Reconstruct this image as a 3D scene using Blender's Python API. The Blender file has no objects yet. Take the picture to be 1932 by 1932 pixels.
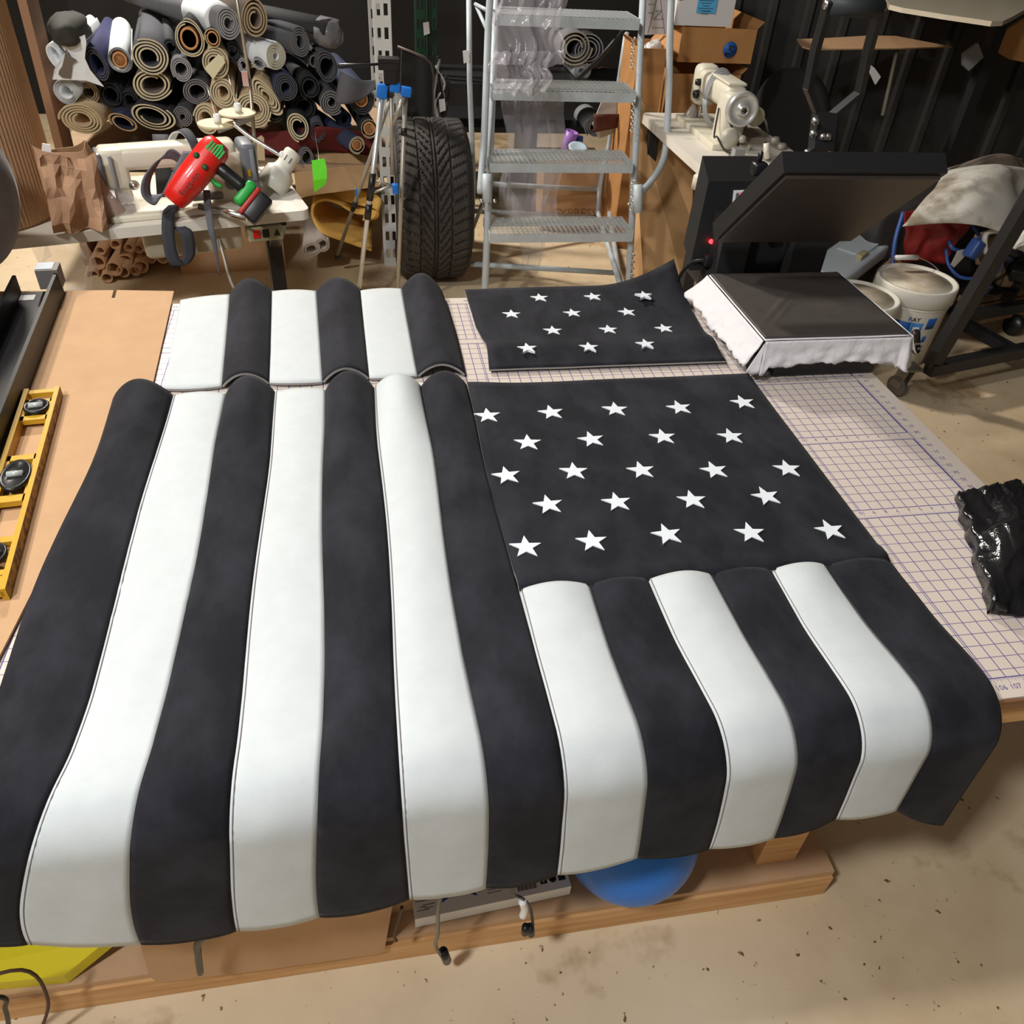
import bpy, bmesh, math, random
from mathutils import Vector, Matrix, Euler, noise
random.seed(7)
C = bpy.context.scene.collection
V = Vector
PI = math.pi
RAD = math.radians
# ---------- camera (solved from the ruled grid on the cutting mat) ----------
CT = V((-0.2793, -2.05856, 1.70897)); CF = 1523.52
CR = Matrix(((0.98421, -0.16807, 0.0555), (-0.06437, -0.63196, -0.77232), (0.16488, 0.75656, -0.6328)))
def ray(x, y): return CR.transposed() @ V(((x-966)/CF, (y-966)/CF, 1))
def pz(x, y, z): d = ray(x, y); return CT + d*((z-CT.z)/d.z)      # a point of the photo on the height z
def py(x, y, Y): d = ray(x, y); return CT + d*((Y-CT.y)/d.y)      # a point of the photo at the depth Y
def px(x, y, X): d = ray(x, y); return CT + d*((X-CT.x)/d.x)
def scl(p): return CF/((CR @ (V(p)-CT)).z)                        # pixels per metre there
# ---------- materials ----------
_M = {}
def mat(name, col, rough=.6, metal=0, var=0, vs=8, bump=0, bs=60, col2=None, spec=.5, alpha=1, trans=0, emit=0, sheen=0, coat=0, stretch=None, thresh=None, ior=1.45):
    if name in _M: return _M[name]
    m = bpy.data.materials.new(name); m.use_nodes = True; nt = m.node_tree; N = nt.nodes; L = nt.links
    b = N['Principled BSDF']; c = (col[0], col[1], col[2], 1)
    b.inputs['Base Color'].default_value = c; b.inputs['Roughness'].default_value = rough
    b.inputs['Metallic'].default_value = metal; b.inputs['Specular IOR Level'].default_value = spec
    b.inputs['Alpha'].default_value = alpha; b.inputs['IOR'].default_value = ior
    if trans: b.inputs['Transmission Weight'].default_value = trans
    if coat: b.inputs['Coat Weight'].default_value = coat
    if sheen: b.inputs['Sheen Weight'].default_value = sheen; b.inputs['Sheen Roughness'].default_value = .5
    if emit: b.inputs['Emission Color'].default_value = c; b.inputs['Emission Strength'].default_value = emit
    if var or bump:
        tc = N.new('ShaderNodeTexCoord'); mp = N.new('ShaderNodeMapping'); L.new(tc.outputs['Object'], mp.inputs['Vector'])
        if stretch: mp.inputs['Scale'].default_value = stretch
    if var:
        n = N.new('ShaderNodeTexNoise'); n.inputs['Scale'].default_value = vs; n.inputs['Detail'].default_value = 6; n.inputs['Roughness'].default_value = .6
        L.new(mp.outputs[0], n.inputs['Vector'])
        r = N.new('ShaderNodeValToRGB'); L.new(n.outputs['Fac'], r.inputs['Fac'])
        lo, hi = thresh or (.3, .7)
        r.color_ramp.elements[0].position = lo; r.color_ramp.elements[1].position = hi
        d = col2 or tuple(max(0, min(1, v*(1-var))) for v in col)
        r.color_ramp.elements[0].color = (d[0], d[1], d[2], 1)
        e = col if col2 else tuple(min(1, v*(1+var)) for v in col)
        r.color_ramp.elements[1].color = (e[0], e[1], e[2], 1)
        L.new(r.outputs[0], b.inputs['Base Color'])
    if bump:
        n2 = N.new('ShaderNodeTexNoise'); n2.inputs['Scale'].default_value = bs; n2.inputs['Detail'].default_value = 4
        L.new(mp.outputs[0], n2.inputs['Vector'])
        bp = N.new('ShaderNodeBump'); bp.inputs['Strength'].default_value = bump; bp.inputs['Distance'].default_value = .01
        L.new(n2.outputs['Fac'], bp.inputs['Height']); L.new(bp.outputs[0], b.inputs['Normal'])
    _M[name] = m; return m
# ---------- geometry collector ----------
def frame(d, up=None):
    d = V(d).normalized(); u = V(up) if up is not None else (V((0,0,1)) if abs(d.z) < .95 else V((0,1,0)))
    a = d.cross(u).normalized(); b = a.cross(d).normalized(); return a, b, d
class MB:
    def __init__(s): s.v = []; s.f = []; s.m = []; s.sm = []
    def add(s, vs, fs, mi=0, smooth=False, M=None):
        o = len(s.v)
        for p in vs: s.v.append(tuple(M @ V(p)) if M is not None else tuple(p))
        for f in fs: s.f.append(tuple(i+o for i in f)); s.m.append(mi); s.sm.append(smooth)
        return s
    def box(s, c, d, rot=None, mi=0, M=None):
        x, y, z = d[0]/2, d[1]/2, d[2]/2
        R_ = Euler(rot).to_matrix() if rot else Matrix.Identity(3)
        vs = [V(c) + R_ @ V((i*x, j*y, k*z)) for i in (-1,1) for j in (-1,1) for k in (-1,1)]
        return s.add(vs, [(0,1,3,2),(4,6,7,5),(0,4,5,1),(2,3,7,6),(0,2,6,4),(1,5,7,3)], mi, False, M)
    def rbox(s, c, d, r=.01, rot=None, mi=0, seg=3, M=None):
        bm = bmesh.new(); bmesh.ops.create_cube(bm, size=1)
        for v in bm.verts: v.co = V((v.co.x*d[0], v.co.y*d[1], v.co.z*d[2]))
        r = min(r, min(d)*.48)
        bmesh.ops.bevel(bm, geom=bm.edges[:], offset=r, segments=seg, affect='EDGES', profile=.5)
        R_ = Euler(rot).to_matrix() if rot else Matrix.Identity(3)
        bm.verts.index_update()
        s.add([V(c) + R_ @ v.co for v in bm.verts], [tuple(v.index for v in f.verts) for f in bm.faces], mi, True, M); bm.free(); return s
    def tube(s, pts, r, n=10, mi=0, cap=True, M=None, closed=False):
        pts = [V(p) for p in pts]; rs = r if isinstance(r, (list, tuple)) else [r]*len(pts)
        vs = []; K = len(pts); a = None
        for i, p in enumerate(pts):
            if closed: d = pts[(i+1) % K]-pts[i-1]
            else: d = pts[min(i+1, K-1)]-pts[max(i-1, 0)]
            d = d.normalized() if d.length > 0 else V((0,0,1))
            if a is None: a, b, _ = frame(d)
            else:
                a = (a - d*a.dot(d)); a = a.normalized() if a.length > 1e-6 else frame(d)[0]
                b = d.cross(a)*-1
            b = a.cross(d).normalized()
            for k in range(n):
                t = 2*PI*k/n; vs.append(p + (a*math.cos(t) + b*math.sin(t))*rs[i])
        fs = [(i*n+k, i*n+(k+1) % n, (i+1)*n+(k+1) % n, (i+1)*n+k) for i in range(K-1) for k in range(n)]
        if closed: fs += [((K-1)*n+k, (K-1)*n+(k+1) % n, (k+1) % n, k) for k in range(n)]
        elif cap:
            fs += [tuple(range(n))[::-1], tuple((K-1)*n+k for k in range(n))]
        return s.add(vs, fs, mi, True, M)
    def bar(s, p, q, w, h, up=None, mi=0, M=None):
        p, q = V(p), V(q); a, b, d = frame(q-p, up)
        vs = [x + a*i*w/2 + b*j*h/2 for x in (p, q) for i, j in ((-1,-1),(1,-1),(1,1),(-1,1))]
        return s.add(vs, [(0,1,2,3),(4,7,6,5),(0,4,5,1),(1,5,6,2),(2,6,7,3),(3,7,4,0)], mi, False, M)
    def lathe(s, prof, c=(0,0,0), ax=(0,0,1), n=32, mi=0, M=None, sx=1, sy=1, flat=False):
        a, b, d = frame(ax); c = V(c); vs = []
        for r, h in prof:
            for k in range(n):
                t = 2*PI*k/n; vs.append(c + a*math.cos(t)*r*sx + b*math.sin(t)*r*sy + d*h)
        fs = [(i*n+k, i*n+(k+1) % n, (i+1)*n+(k+1) % n, (i+1)*n+k) for i in range(len(prof)-1) for k in range(n)]
        if prof[0][0] > 1e-5: fs.append(tuple(range(n))[::-1])
        if prof[-1][0] > 1e-5: fs.append(tuple((len(prof)-1)*n+k for k in range(n)))
        return s.add(vs, fs, mi, not flat, M)
    def prism(s, poly, d, mi=0, M=None, smooth=False):   # poly: 3-D outline, d: offset vector
        n = len(poly); d = V(d); vs = [V(p) for p in poly]+[V(p)+d for p in poly]
        return s.add(vs, [tuple(range(n)), tuple(range(n, 2*n))[::-1]]+[(i, n+i, n+(i+1) % n, (i+1) % n) for i in range(n)], mi, smooth, M)
    def sheet(s, fn, nu, nv, th, mi=0, me=None, M=None, smooth=True, two=None):
        P = [[V(fn(i/nu, j/nv)) for j in range(nv+1)] for i in range(nu+1)]
        vs = []; bt = []
        for i in range(nu+1):
            for j in range(nv+1):
                du = P[min(i+1, nu)][j]-P[max(i-1, 0)][j]; dv = P[i][min(j+1, nv)]-P[i][max(j-1, 0)]
                n = du.cross(dv); n = n.normalized() if n.length > 1e-12 else V((0,0,1))
                vs.append(P[i][j]); bt.append(P[i][j]-n*th)
        K = len(vs); w = nv+1; idx = lambda i, j: i*w+j
        f1 = [(idx(i,j), idx(i+1,j), idx(i+1,j+1), idx(i,j+1)) for i in range(nu) for j in range(nv)]
        f2 = [tuple(K+q for q in f)[::-1] for f in f1]
        rim = [(idx(i,0), idx(i+1,0)) for i in range(nu)] + [(idx(nu,j), idx(nu,j+1)) for j in range(nv)] + \
              [(idx(i+1,nv), idx(i,nv)) for i in range(nu)] + [(idx(0,j+1), idx(0,j)) for j in range(nv)]
        o = len(s.v); s.add(vs+bt, f1, mi, smooth, M)
        for fs, m_, sm in ((f2, mi if two is None else two, smooth), ([(b, a, K+a, K+b) for a, b in rim], mi if me is None else me, False)):
            for f in fs: s.f.append(tuple(q+o for q in f)); s.m.append(m_); s.sm.append(sm)
        return s
    def build(s, name, mats, parent=None, local=False):
        me = bpy.data.meshes.new(name); ms = mats if isinstance(mats, (list, tuple)) else [mats]
        base = V((0,0,0))
        if parent is not None and not local: base = V(parent['_w']) if '_w' in parent else V((0,0,0))
        elif parent is None:
            xs = [p[0] for p in s.v]; ys = [p[1] for p in s.v]; zs = [p[2] for p in s.v]
            base = V(((min(xs)+max(xs))/2, (min(ys)+max(ys))/2, min(zs)))
        me.from_pydata([tuple(V(p)-base) for p in s.v], [], s.f)
        for m_ in ms: me.materials.append(m_)
        me.polygons.foreach_set('material_index', s.m); me.polygons.foreach_set('use_smooth', s.sm)
        me.update()
        bm = bmesh.new(); bm.from_mesh(me); bmesh.ops.recalc_face_normals(bm, faces=bm.faces[:]); bm.to_mesh(me); bm.free()
        o = bpy.data.objects.new(name, me); C.objects.link(o)
        if parent is not None: o.parent = parent; WB[o.name] = base
        else: o.location = base; WB[o.name] = base
        o['_w'] = tuple(base)
        return o
WB = {}
def thing(name, label, cat, loc=(0,0,0), group=None, rotz=0):
    o = bpy.data.objects.new(name, None); C.objects.link(o); o.location = loc; o.rotation_euler = (0,0,rotz)
    o.empty_display_size = .05; o['_w'] = tuple(loc); o['label'] = label; o['category'] = cat
    if group: o['group'] = group
    return o
def tag(o, label, cat, group=None):
    o['label'] = label; o['category'] = cat
    if group: o['group'] = group
    return o
def struct(o): o['kind'] = 'structure'; return o
def arc(c, a, b, r, t0, t1, n): return [V(c)+V(a)*math.cos(t0+(t1-t0)*i/n)*r+V(b)*math.sin(t0+(t1-t0)*i/n)*r for i in range(n+1)]
def smoothpts(pts, k=6):      # Catmull-Rom through the points
    p = [V(q) for q in pts]; p = [p[0]*2-p[1]]+p+[p[-1]*2-p[-2]]; out = []
    for i in range(1, len(p)-2):
        for j in range(k):
            t = j/k; a, b, c, d = p[i-1], p[i], p[i+1], p[i+2]
            out.append(.5*((2*b)+(c-a)*t+(2*a-5*b+4*c-d)*t*t+(3*b-a-3*c+d)*t**3))
    out.append(p[-2]); return out
def ribbon(s, pts, wv, th, mi=0, k=6, two=None):     # a strap of width vector(s) wv along pts
    P = smoothpts(pts, k); W = wv if isinstance(wv, list) else [wv]*len(pts)
    Wp = smoothpts(W, k); n = len(P)-1
    s.sheet(lambda u, v: P[round(v*n)]+Wp[round(v*n)]*(u-.5), 3, n, th, mi=mi, two=two); return s
_T = {}
def text(s, txt, c, ex, ey, size, lift=0, mi=0, spacing=.62, bold=False):   # lettering laid out on the plane ex, ey, centred on c
    ex, ey = V(ex).normalized(), V(ey).normalized(); nz = ex.cross(ey)
    if txt not in _T:
        cu = bpy.data.curves.new('t', 'FONT'); cu.body = txt; cu.size = 1; cu.align_x = 'CENTER'; cu.align_y = 'CENTER'; cu.resolution_u = 2
        if bold: cu.offset = .02
        o = bpy.data.objects.new('t', cu); C.objects.link(o); bpy.context.view_layer.update()
        me = o.to_mesh(); _T[txt] = ([tuple(v.co) for v in me.vertices], [tuple(p.vertices) for p in me.polygons]); o.to_mesh_clear()
        bpy.data.objects.remove(o); bpy.data.curves.remove(cu)
    vs, fs = _T[txt]; c = V(c)
    s.add([c+ex*x*size+ey*y*size+nz*lift for x, y, z in vs], fs, mi); return s
def nz(p, sc=1, seed=0): return noise.noise(V((p[0]*sc+seed, p[1]*sc-seed*.7, p[2]*sc+seed*1.3)))
M_white = mat('white_foam_fabric', (.55,.59,.60), .75, var=.03, vs=30, bump=.15, bs=900)
M_black = mat('charcoal_suede', (.0215,.022,.029), .85, col2=(.0095,.0098,.0135), var=.5, vs=13, thresh=(.40,.66), bump=.12, bs=700, sheen=.03, spec=.2, stretch=(1,.6,1))
M_foam_edge = mat('grey_foam_edge', (.30,.28,.27), .9)
M_star = mat('white_vinyl_star', (.74,.79,.83), .5)
M_stitch = mat('grey_stitching', (.22,.20,.20), .8)
M_mat = mat('translucent_cutting_mat', (.62,.54,.47), .45, var=.04, vs=3, spec=.4)
M_line = mat('violet_printed_line', (.085,.065,.26), .6)
M_line2 = mat('pale_printed_line', (.19,.14,.30), .6)
M_ply = mat('brown_plywood', (.25,.12,.05), .7, var=.2, vs=10, stretch=(1,8,8))
M_pine = mat('pine_lumber', (.70,.42,.19), .6, col2=(.48,.24,.08), var=.3, vs=9, stretch=(.35,6,6), bump=.1, bs=80)
M_hard = mat('hardboard_shelf', (.50,.31,.17), .7, var=.1, vs=8)
M_card = mat('kraft_cardboard', (.49,.30,.16), .85, var=.06, vs=12)
M_card2 = mat('orange_brown_cardboard', (.47,.23,.08), .85, var=.08, vs=12)
M_card_d = mat('dark_cardboard', (.28,.16,.08), .85, var=.1, vs=12)
M_cardin = mat('cardboard_core', (.55,.32,.14), .8)
M_conc = None
M_yel = mat('yellow_level_paint', (.55,.32,.02), .4, var=.06, vs=40)
M_blkp = mat('black_plastic', (.012,.012,.013), .35)
M_blkm = mat('black_painted_steel', (.014,.014,.015), .45)
M_blkmatt = mat('matt_black', (.008,.008,.009), .8)
M_steel = mat('bright_steel', (.75,.75,.74), .25, 1)
M_steelg = mat('grey_painted_steel', (.43,.48,.51), .45, .0, var=.12, vs=14)
M_galv = mat('white_slotted_steel', (.58,.59,.57), .5, var=.05)
M_green = mat('green_painted_steel', (.012,.06,.03), .5)
M_rubber = mat('tyre_rubber', (.030,.026,.023), .7, var=.2, vs=20)
M_cream = mat('cream_enamel', (.66,.62,.50), .35, var=.04, vs=10)
M_creamtop = mat('cream_laminate', (.72,.68,.60), .4, var=.03)
M_whitep = mat('white_plastic', (.80,.80,.78), .4)
M_greyp = mat('grey_plastic', (.14,.15,.17), .4)
M_film = mat('clear_plastic_film', (.80,.78,.84), .14, alpha=.17, bump=.25, bs=14, spec=1)
M_bag = mat('black_bin_bag', (.010,.010,.011), .18, bump=.5, bs=35, spec=.8)
M_paper = mat('brown_paper', (.42,.25,.15), .8, var=.12, vs=14, bump=.2, bs=25)
M_red = mat('red_plastic', (.72,.015,.01), .35, coat=.3)
M_greenp = mat('green_plastic', (.02,.38,.06), .4)
M_lime = mat('lime_paper', (.13,.75,.02), .6)
M_blue = mat('blue_plastic', (.01,.16,.60), .35)
M_redfab = mat('red_vinyl', (.27,.018,.018), .4, var=.1, vs=10)
M_tag = mat('manila_tag', (.70,.66,.45), .7)
M_blank = mat('black_pad_cloth', (.058,.050,.044), .6, var=.1, vs=20, bump=.1, bs=200)
M_cloth = mat('white_cotton_cloth', (.68,.67,.69), .85, bump=.3, bs=40)
M_plate = mat('bare_platen_steel', (.075,.06,.052), .40, .35, var=.15, vs=6)
M_yfoam = mat('yellow_foam', (.72,.42,.10), .85, var=.06)
M_bucket = mat('milky_bucket_plastic', (.72,.70,.62), .4, var=.04)
M_dirty = mat('dusty_bucket_lid', (.72,.66,.54), .6, col2=(.50,.36,.20), var=.3, vs=9, thresh=(.32,.6))
M_gal = mat('pale_blue_grey_plastic', (.42,.47,.50), .4)
M_hose = mat('blue_hose_rubber', (.03,.08,.28), .4)
M_wallm = mat('dark_metal_siding', (.022,.020,.018), .6, var=.1)
M_hood = mat('cream_car_paint', (.62,.55,.42), .3, coat=.4)
M_ink = mat('black_ink', (.02,.02,.02), .6)
M_inkblue = mat('blue_ink', (.02,.12,.45), .5)
M_skyblue = mat('sky_blue_label', (.10,.45,.80), .6)
M_led = mat('red_led', (1,.02,.03), .4, emit=6)
def P(c): return mat('c_%d_%d_%d' % tuple(int(v*1000) for v in c), c, .8, var=.06, vs=15)
# ---------------- the setting ----------------
def concrete():
    m = bpy.data.materials.new('concrete_floor'); m.use_nodes = True; nt = m.node_tree; N = nt.nodes; L = nt.links; b = N['Principled BSDF']
    tc = N.new('ShaderNodeTexCoord')
    def noi(sc, det, r=.5):
        n = N.new('ShaderNodeTexNoise'); n.inputs['Scale'].default_value = sc; n.inputs['Detail'].default_value = det; n.inputs['Roughness'].default_value = r
        L.new(tc.outputs['Object'], n.inputs['Vector']); return n
    def ramp(n, stops):
        r = N.new('ShaderNodeValToRGB'); L.new(n.outputs[0], r.inputs['Fac']); e = r.color_ramp.elements
        while len(e) < len(stops): e.new(.5)
        for q, (p, c) in zip(e, stops): q.position = p; q.color = (c[0], c[1], c[2], 1)
        return r
    base = ramp(noi(1.6, 8, .6), [(.30,(.50,.37,.22)), (.5,(.66,.52,.34)), (.72,(.74,.60,.41))])
    spk = ramp(noi(52, 3, .5), [(.27,(.22,.14,.07)), (.315,(1,1,1))])
    st = ramp(noi(2.2, 5, .7), [(.33,(.62,.55,.46)), (.42,(1,1,1))])
    def mul(a, b_):
        x = N.new('ShaderNodeMix'); x.data_type = 'RGBA'; x.blend_type = 'MULTIPLY'; x.inputs[0].default_value = 1
        L.new(a, x.inputs[6]); L.new(b_, x.inputs[7]); return x.outputs[2]
    L.new(mul(mul(base.outputs[0], spk.outputs[0]), st.outputs[0]), b.inputs['Base Color'])
    b.inputs['Roughness'].default_value = .55
    bp = N.new('ShaderNodeBump'); bp.inputs['Strength'].default_value = .08; L.new(spk.outputs[0], bp.inputs['Height']); L.new(bp.outputs[0], b.inputs['Normal'])
    return m
M_conc = concrete()
struct(MB().box((0,.8,-.05), (9.4,8.4,.1)).build('floor', M_conc))
M_darkwall = mat('dark_shed_lining', (.012,.011,.010), .8)
struct(MB().box((0,5.0,1.75), (9.4,.1,3.7)).build('wall_back', M_darkwall))
wr = MB().box((4.65,.8,1.75), (.1,8.4,3.7))
struct(wr.build('wall_right', M_wallm))
struct(MB().box((-4.65,.8,1.75), (.1,8.4,3.7)).build('wall_left', mat('pale_shed_lining', (.30,.29,.27), .8)))
struct(MB().box((0,-3.35,1.75), (9.4,.1,3.7)).build('wall_front', mat('pale_shed_lining', (.3,.29,.27), .8)))
struct(MB().box((0,.8,3.65), (9.4,8.4,.1)).build('ceiling', mat('shed_ceiling', (.22,.21,.20), .8)))
# ribbed siding panels leaning behind the right hand machines: vertical ribs on the partition
pt = MB(); a0 = V((1.75,3.45,0)); a1 = V((4.4,2.55,0)); dd = (a1-a0); nn = V((-dd.y,dd.x,0)).normalized()*-1
prof = []
for i in range(13):
    for o, w in ((0,0),(.40,0),(.47,.035),(.62,.035),(.69,0)):
        t = (i+o)/13; prof.append(a0+dd*t+nn*w)
vs = []; fs = []
for p in prof: vs += [p, p+V((0,0,1.9))]
for i in range(len(prof)-1): fs.append((2*i, 2*i+2, 2*i+3, 2*i+1))
o_ = len(vs); vs += [v-nn*.02 for v in vs]; fs += [tuple(q+o_ for q in f)[::-1] for f in fs]
pt.add(vs, fs)
tag(pt.build('siding_panel', M_wallm), 'tall dark ribbed metal siding behind the sewing machine and press', 'siding')
# ---------------- work table, cutting mat ----------------
IN = .0254; HT = .74
tb = thing('work_table', 'large low wooden work table of pine lumber under the gridded mat', 'table', (-.5,-.7,0))
MB().box((-.54,-.695,.7265), (3.02,1.47,.019)).build('tabletop', M_ply, tb)
for x, y in ((.50,-1.285), (-1.9,-1.26), (.47,-.08), (-1.9,-.08)):
    l = MB().box((x,y,.403), (.089,.089,.626)).build('leg', M_pine, tb)
MB().box((-.75,-1.352,.036), (2.74,.038,.07)).build('front_rail', M_pine, tb)
MB().box((-.75,.03,.036), (2.74,.038,.07)).build('back_rail', M_pine, tb)
for x in (.60, -2.1): MB().box((x,-.66,.036), (.038,1.34,.07)).build('side_rail', M_pine, tb)
MB().box((-.74,-.665,.081), (2.72,1.40,.016)).build('lower_shelf', M_hard, tb)
for x, y in ((0,-1.38),):
    MB().box((-.54,-1.40,.69), (2.9,.038,.055)).build('apron', M_pine, tb)
# ---- the mat: printed inch grid ----
mt = thing('cutting_mat', 'wide translucent cutting mat with a violet inch grid and ruler scales', 'cutting mat', (-.5,-.7,.736))
m_ = MB().box((-.54,-.6925,.738), (3.03,1.465,.004)); m_.build('mat_sheet', M_mat, mt)
X0 = 36*IN                                   # x of the right-hand border line
ux = lambda u: X0 + u*IN
vy = lambda v: -v*IN
zt = .7403
g = MB(); g2 = MB()
def hl(u0, u1, v, w=.0009, G=g): G.add([(ux(u0),vy(v)-w/2,zt),(ux(u1),vy(v)-w/2,zt),(ux(u1),vy(v)+w/2,zt),(ux(u0),vy(v)+w/2,zt)], [(0,1,2,3)])
def vl(u, v0, v1, w=.0011, G=g): G.add([(ux(u)-w/2,vy(v1),zt+.0001),(ux(u)+w/2,vy(v1),zt+.0001),(ux(u)+w/2,vy(v0),zt+.0001),(ux(u)-w/2,vy(v0),zt+.0001)], [(0,1,2,3)])
VF = 54.6
strips = [(8,9), (18,19), (28,29), (38,39)]
for v in list(range(0, 55)) + [VF]: hl(-112, 0, v, .0018 if any(v in s for s in strips) or v in (0, VF) else .0012, g if any(v in s for s in strips) or v in (0, VF) else g2)
bl = [0]; 
for a, b in strips: bl += [a, b]
bl += [VF]
for u in range(-112, 1):
    dbl = u in (-10, -36, -62, -88)
    for i in range(0, len(bl), 2):
        vl(u, bl[i], bl[i+1], .0016 if u else .0026, g)
        if dbl: vl(u-.16, bl[i], bl[i+1], .0012, g)
for a, b in strips:                            # ruler strips: ticks hang above the lower line
    for k in range(-112*8, 0):
        h = .42 if k % 8 == 0 else (.28 if k % 4 == 0 else (.2 if k % 2 == 0 else .13)); vl(k/8, b-h, b, .0006)
for k in range(-112*8, 1):
    h = .5 if k % 8 == 0 else (.33 if k % 4 == 0 else (.25 if k % 2 == 0 else .18))
    vl(k/8, VF, VF+h, .0007); vl(k/8, -h*.8, 0, .0007)
for k in range(0, 54*8):
    h = .6 if k % 8 == 0 else (.35 if k % 4 == 0 else .2); hl(.08, .08+h, k/8, .0006)
vl(.08, 0, VF, .0012)
d = g; R180 = (V((-1,0,0)), V((0,-1,0)))
for v in range(9, 54): text(d, str(v), (ux(1.0), vy(v), zt), *R180, .0135)
for a, b in strips:
    for u in range(1, 36): text(d, str(u), (ux(-u), vy(a+.32), zt), *R180, .0125)
for u in range(-112, 0, 1): text(d, str(116+u), (ux(u)+.004, vy(VF)-.019, zt), (1,0,0), (0,1,0), .0135)
for u in range(-110, 0, 2): text(d, str(-u), (ux(u), vy(-.85), zt), *R180, .012)
g.build('printed_grid_and_numbers', M_line, mt); g2.build('printed_fine_rows', M_line2, mt)
# ---------------- the sewn flag panels ----------------
SX = [-.824,-.700,-.590,-.485,-.375,-.267,-.160,-.055,.070,.178,.290,.401,.512,.632]
HEM = [(-92,1780),(58,1783),(263,1781),(444,1755),(608,1728),(770,1697),(914,1676),(1056,1650),(1201,1620),(1335,1604),(1465,1583),(1578,1549),(1690,1533),(1783,1556)]
_h = [py(x, y, -1.486) for x, y in HEM]; HX = [p.x for p in _h]; HZ = [p.z for p in _h]      # where the seams end at the hem
YT = -.44; YB = -1.398; RB = .076; ZB = .7475
T1 = YT-YB; T2 = T1+RB*PI/2
def lift(t):
    k = min(1, max(0, (t-(T1-.16))/.16)); return .013*k*k*(3-2*k)
def prof(t):
    p, n = prof0(t); return p+V((0,0,lift(t))), n
def prof0(t):      # point and outward normal of the draped cloth along its length
    if t < T1: return V((0, YT-t, ZB)), V((0,0,1))
    if t < T2:
        a = (t-T1)/RB; return V((0, YB-RB*math.sin(a), ZB-RB*(1-math.cos(a)))), V((0,-math.sin(a),math.cos(a)))
    return V((0, YB-RB-(t-T2)*.06, ZB-RB-(t-T2))), V((0,-1,.06))
def tend(i): return T2 + (ZB+.013-RB-HZ[i])
def seamx(i, t):
    te = tend(i); a = max(0, (t-(T1-.05))/(te-T1+.05)); a = a*a*(3-2*a) if a < 1 else a
    w = .004*math.sin(t*7+i*2.1)
    return SX[i] + (HX[i]-SX[i])*a + w*min(1, t*4)
def stripe(i, t0, top, mid, low, hem=0.003, toplen=.22):
    def fn(u, v):
        te = tend(i)*(1-u)+tend(i+1)*u + hem*math.sin(PI*u)
        t = t0+(te-t0)*v; p, n = prof(t)
        x = seamx(i,t)*(1-u)+seamx(i+1,t)*u
        if i == 0 and t < T1: x += (1-u)*(.005*math.sin(t*9))
        k = (t-t0)
        A = top*math.exp(-(k/toplen)**2) + mid + (low-mid)*max(0, min(1, (t-T1)/.12))
        dm = math.sin(PI*u)**.8 if 0 < u < 1 else 0
        cr_ = sum(.0016*math.exp(-((t-a-.02*(u-.5)*b)/.006)**2) for a, b in ((.40,.4),(.505,1),(.545,-.6),(.575,.8),(.60,.3),(.655,-1))) if i == 1 else 0
        w = cr_+.0022*nz((x*7, t*5, i), 1, 3)+.0012*nz((x*22, t*16, i), 1, 8)
        return p + V((x,0,0)) + n*(A*dm + (w if 0 < u < 1 else w*.5) + .001)
    return fn
fl = thing('flag_panel', 'large sewn black and white flag panel with twenty-three stars hanging over the table front', 'flag', (-.15,-.9,.74))
AMP = [(.036,.010,.003), (.004,.003,.002), (.034,.010,.005), (.004,.004,.004), (.036,.012,.006), (.026,.008,.003), (.030,.010,.006),
       (.010,.006,.004), (.008,.006,.005), (.010,.006,.004), (.008,.006,.006), (.010,.005,.004), (.008,.005,.006)]
for i in range(13):
    t0 = 0 if i < 7 else .677
    blk = (i % 2 == 0) if i < 7 else (i % 2 == 0)
    a, b, c = AMP[i]
    o = MB().sheet(stripe(i, t0, a, b, c, toplen=.2 if i < 7 else .12), 14, 90 if i < 7 else 60, -.0055, me=1).build('black_stripe' if blk else 'white_stripe', [M_black if blk else M_white, M_foam_edge], fl)
    # stitched seam beside every white stripe
    if not blk:
        f = stripe(i, t0, a, b, c, toplen=.2 if i < 7 else .12)
        for u0 in (.035,):
            st = MB().tube([V(f(u0, j/70)) + V((0,0,.0004)) for j in range(71)], .0009, 5); st.build('stitch_line', M_stitch, o)
def canton(u, v):
    y = YT - .002 - v*.679; x = seamx(7, YT-y)*(1-u) + (.640-.006*v)*u
    z = ZB + .0005 + .0035*nz((x*4, y*4, 1), 1, 5) + .004*math.sin(PI*v)*math.sin(PI*u) + .006*math.exp(-(v/.05)**2)*math.exp(-(u/.1)**2)
    if v > .93: z += .006*math.sin((v-.93)/.07*PI)
    return V((x, y, z+.002))
MB().sheet(canton, 40, 40, -.0055, me=1).build('star_field', [M_black, M_foam_edge], fl)
def star(parent, c, r, rz, z):
    s = MB(); pts = []
    for k in range(10):
        a = PI/2 + k*PI/5 + rz; q = r if k % 2 == 0 else r*.40; pts.append((c.x+math.cos(a)*q, c.y+math.sin(a)*q, z))
    s.add(pts, [(0,1,9),(1,2,3),(3,4,5),(5,6,7),(7,8,9),(1,3,5,7,9)])
    lo = [(p[0],p[1],z-.006) for p in pts]; s.add(pts+lo, [(k,(k+1)%10,(k+1)%10+10,k+10) for k in range(10)])
    return s.build('star', M_star, parent)
STARS = [(920,783),(1040,777),(1161,771),(1282,768),(1402,758),(996,834),(1116,828),(1251,823),(1379,822),(956,896),(1083,888),(1210,886),(1348,886),(1486,883),
         (1035,951),(1164,946),(1306,942),(1446,935),(992,1031),(1117,1020),(1259,1007),(1416,1004),(1567,999)]
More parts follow.
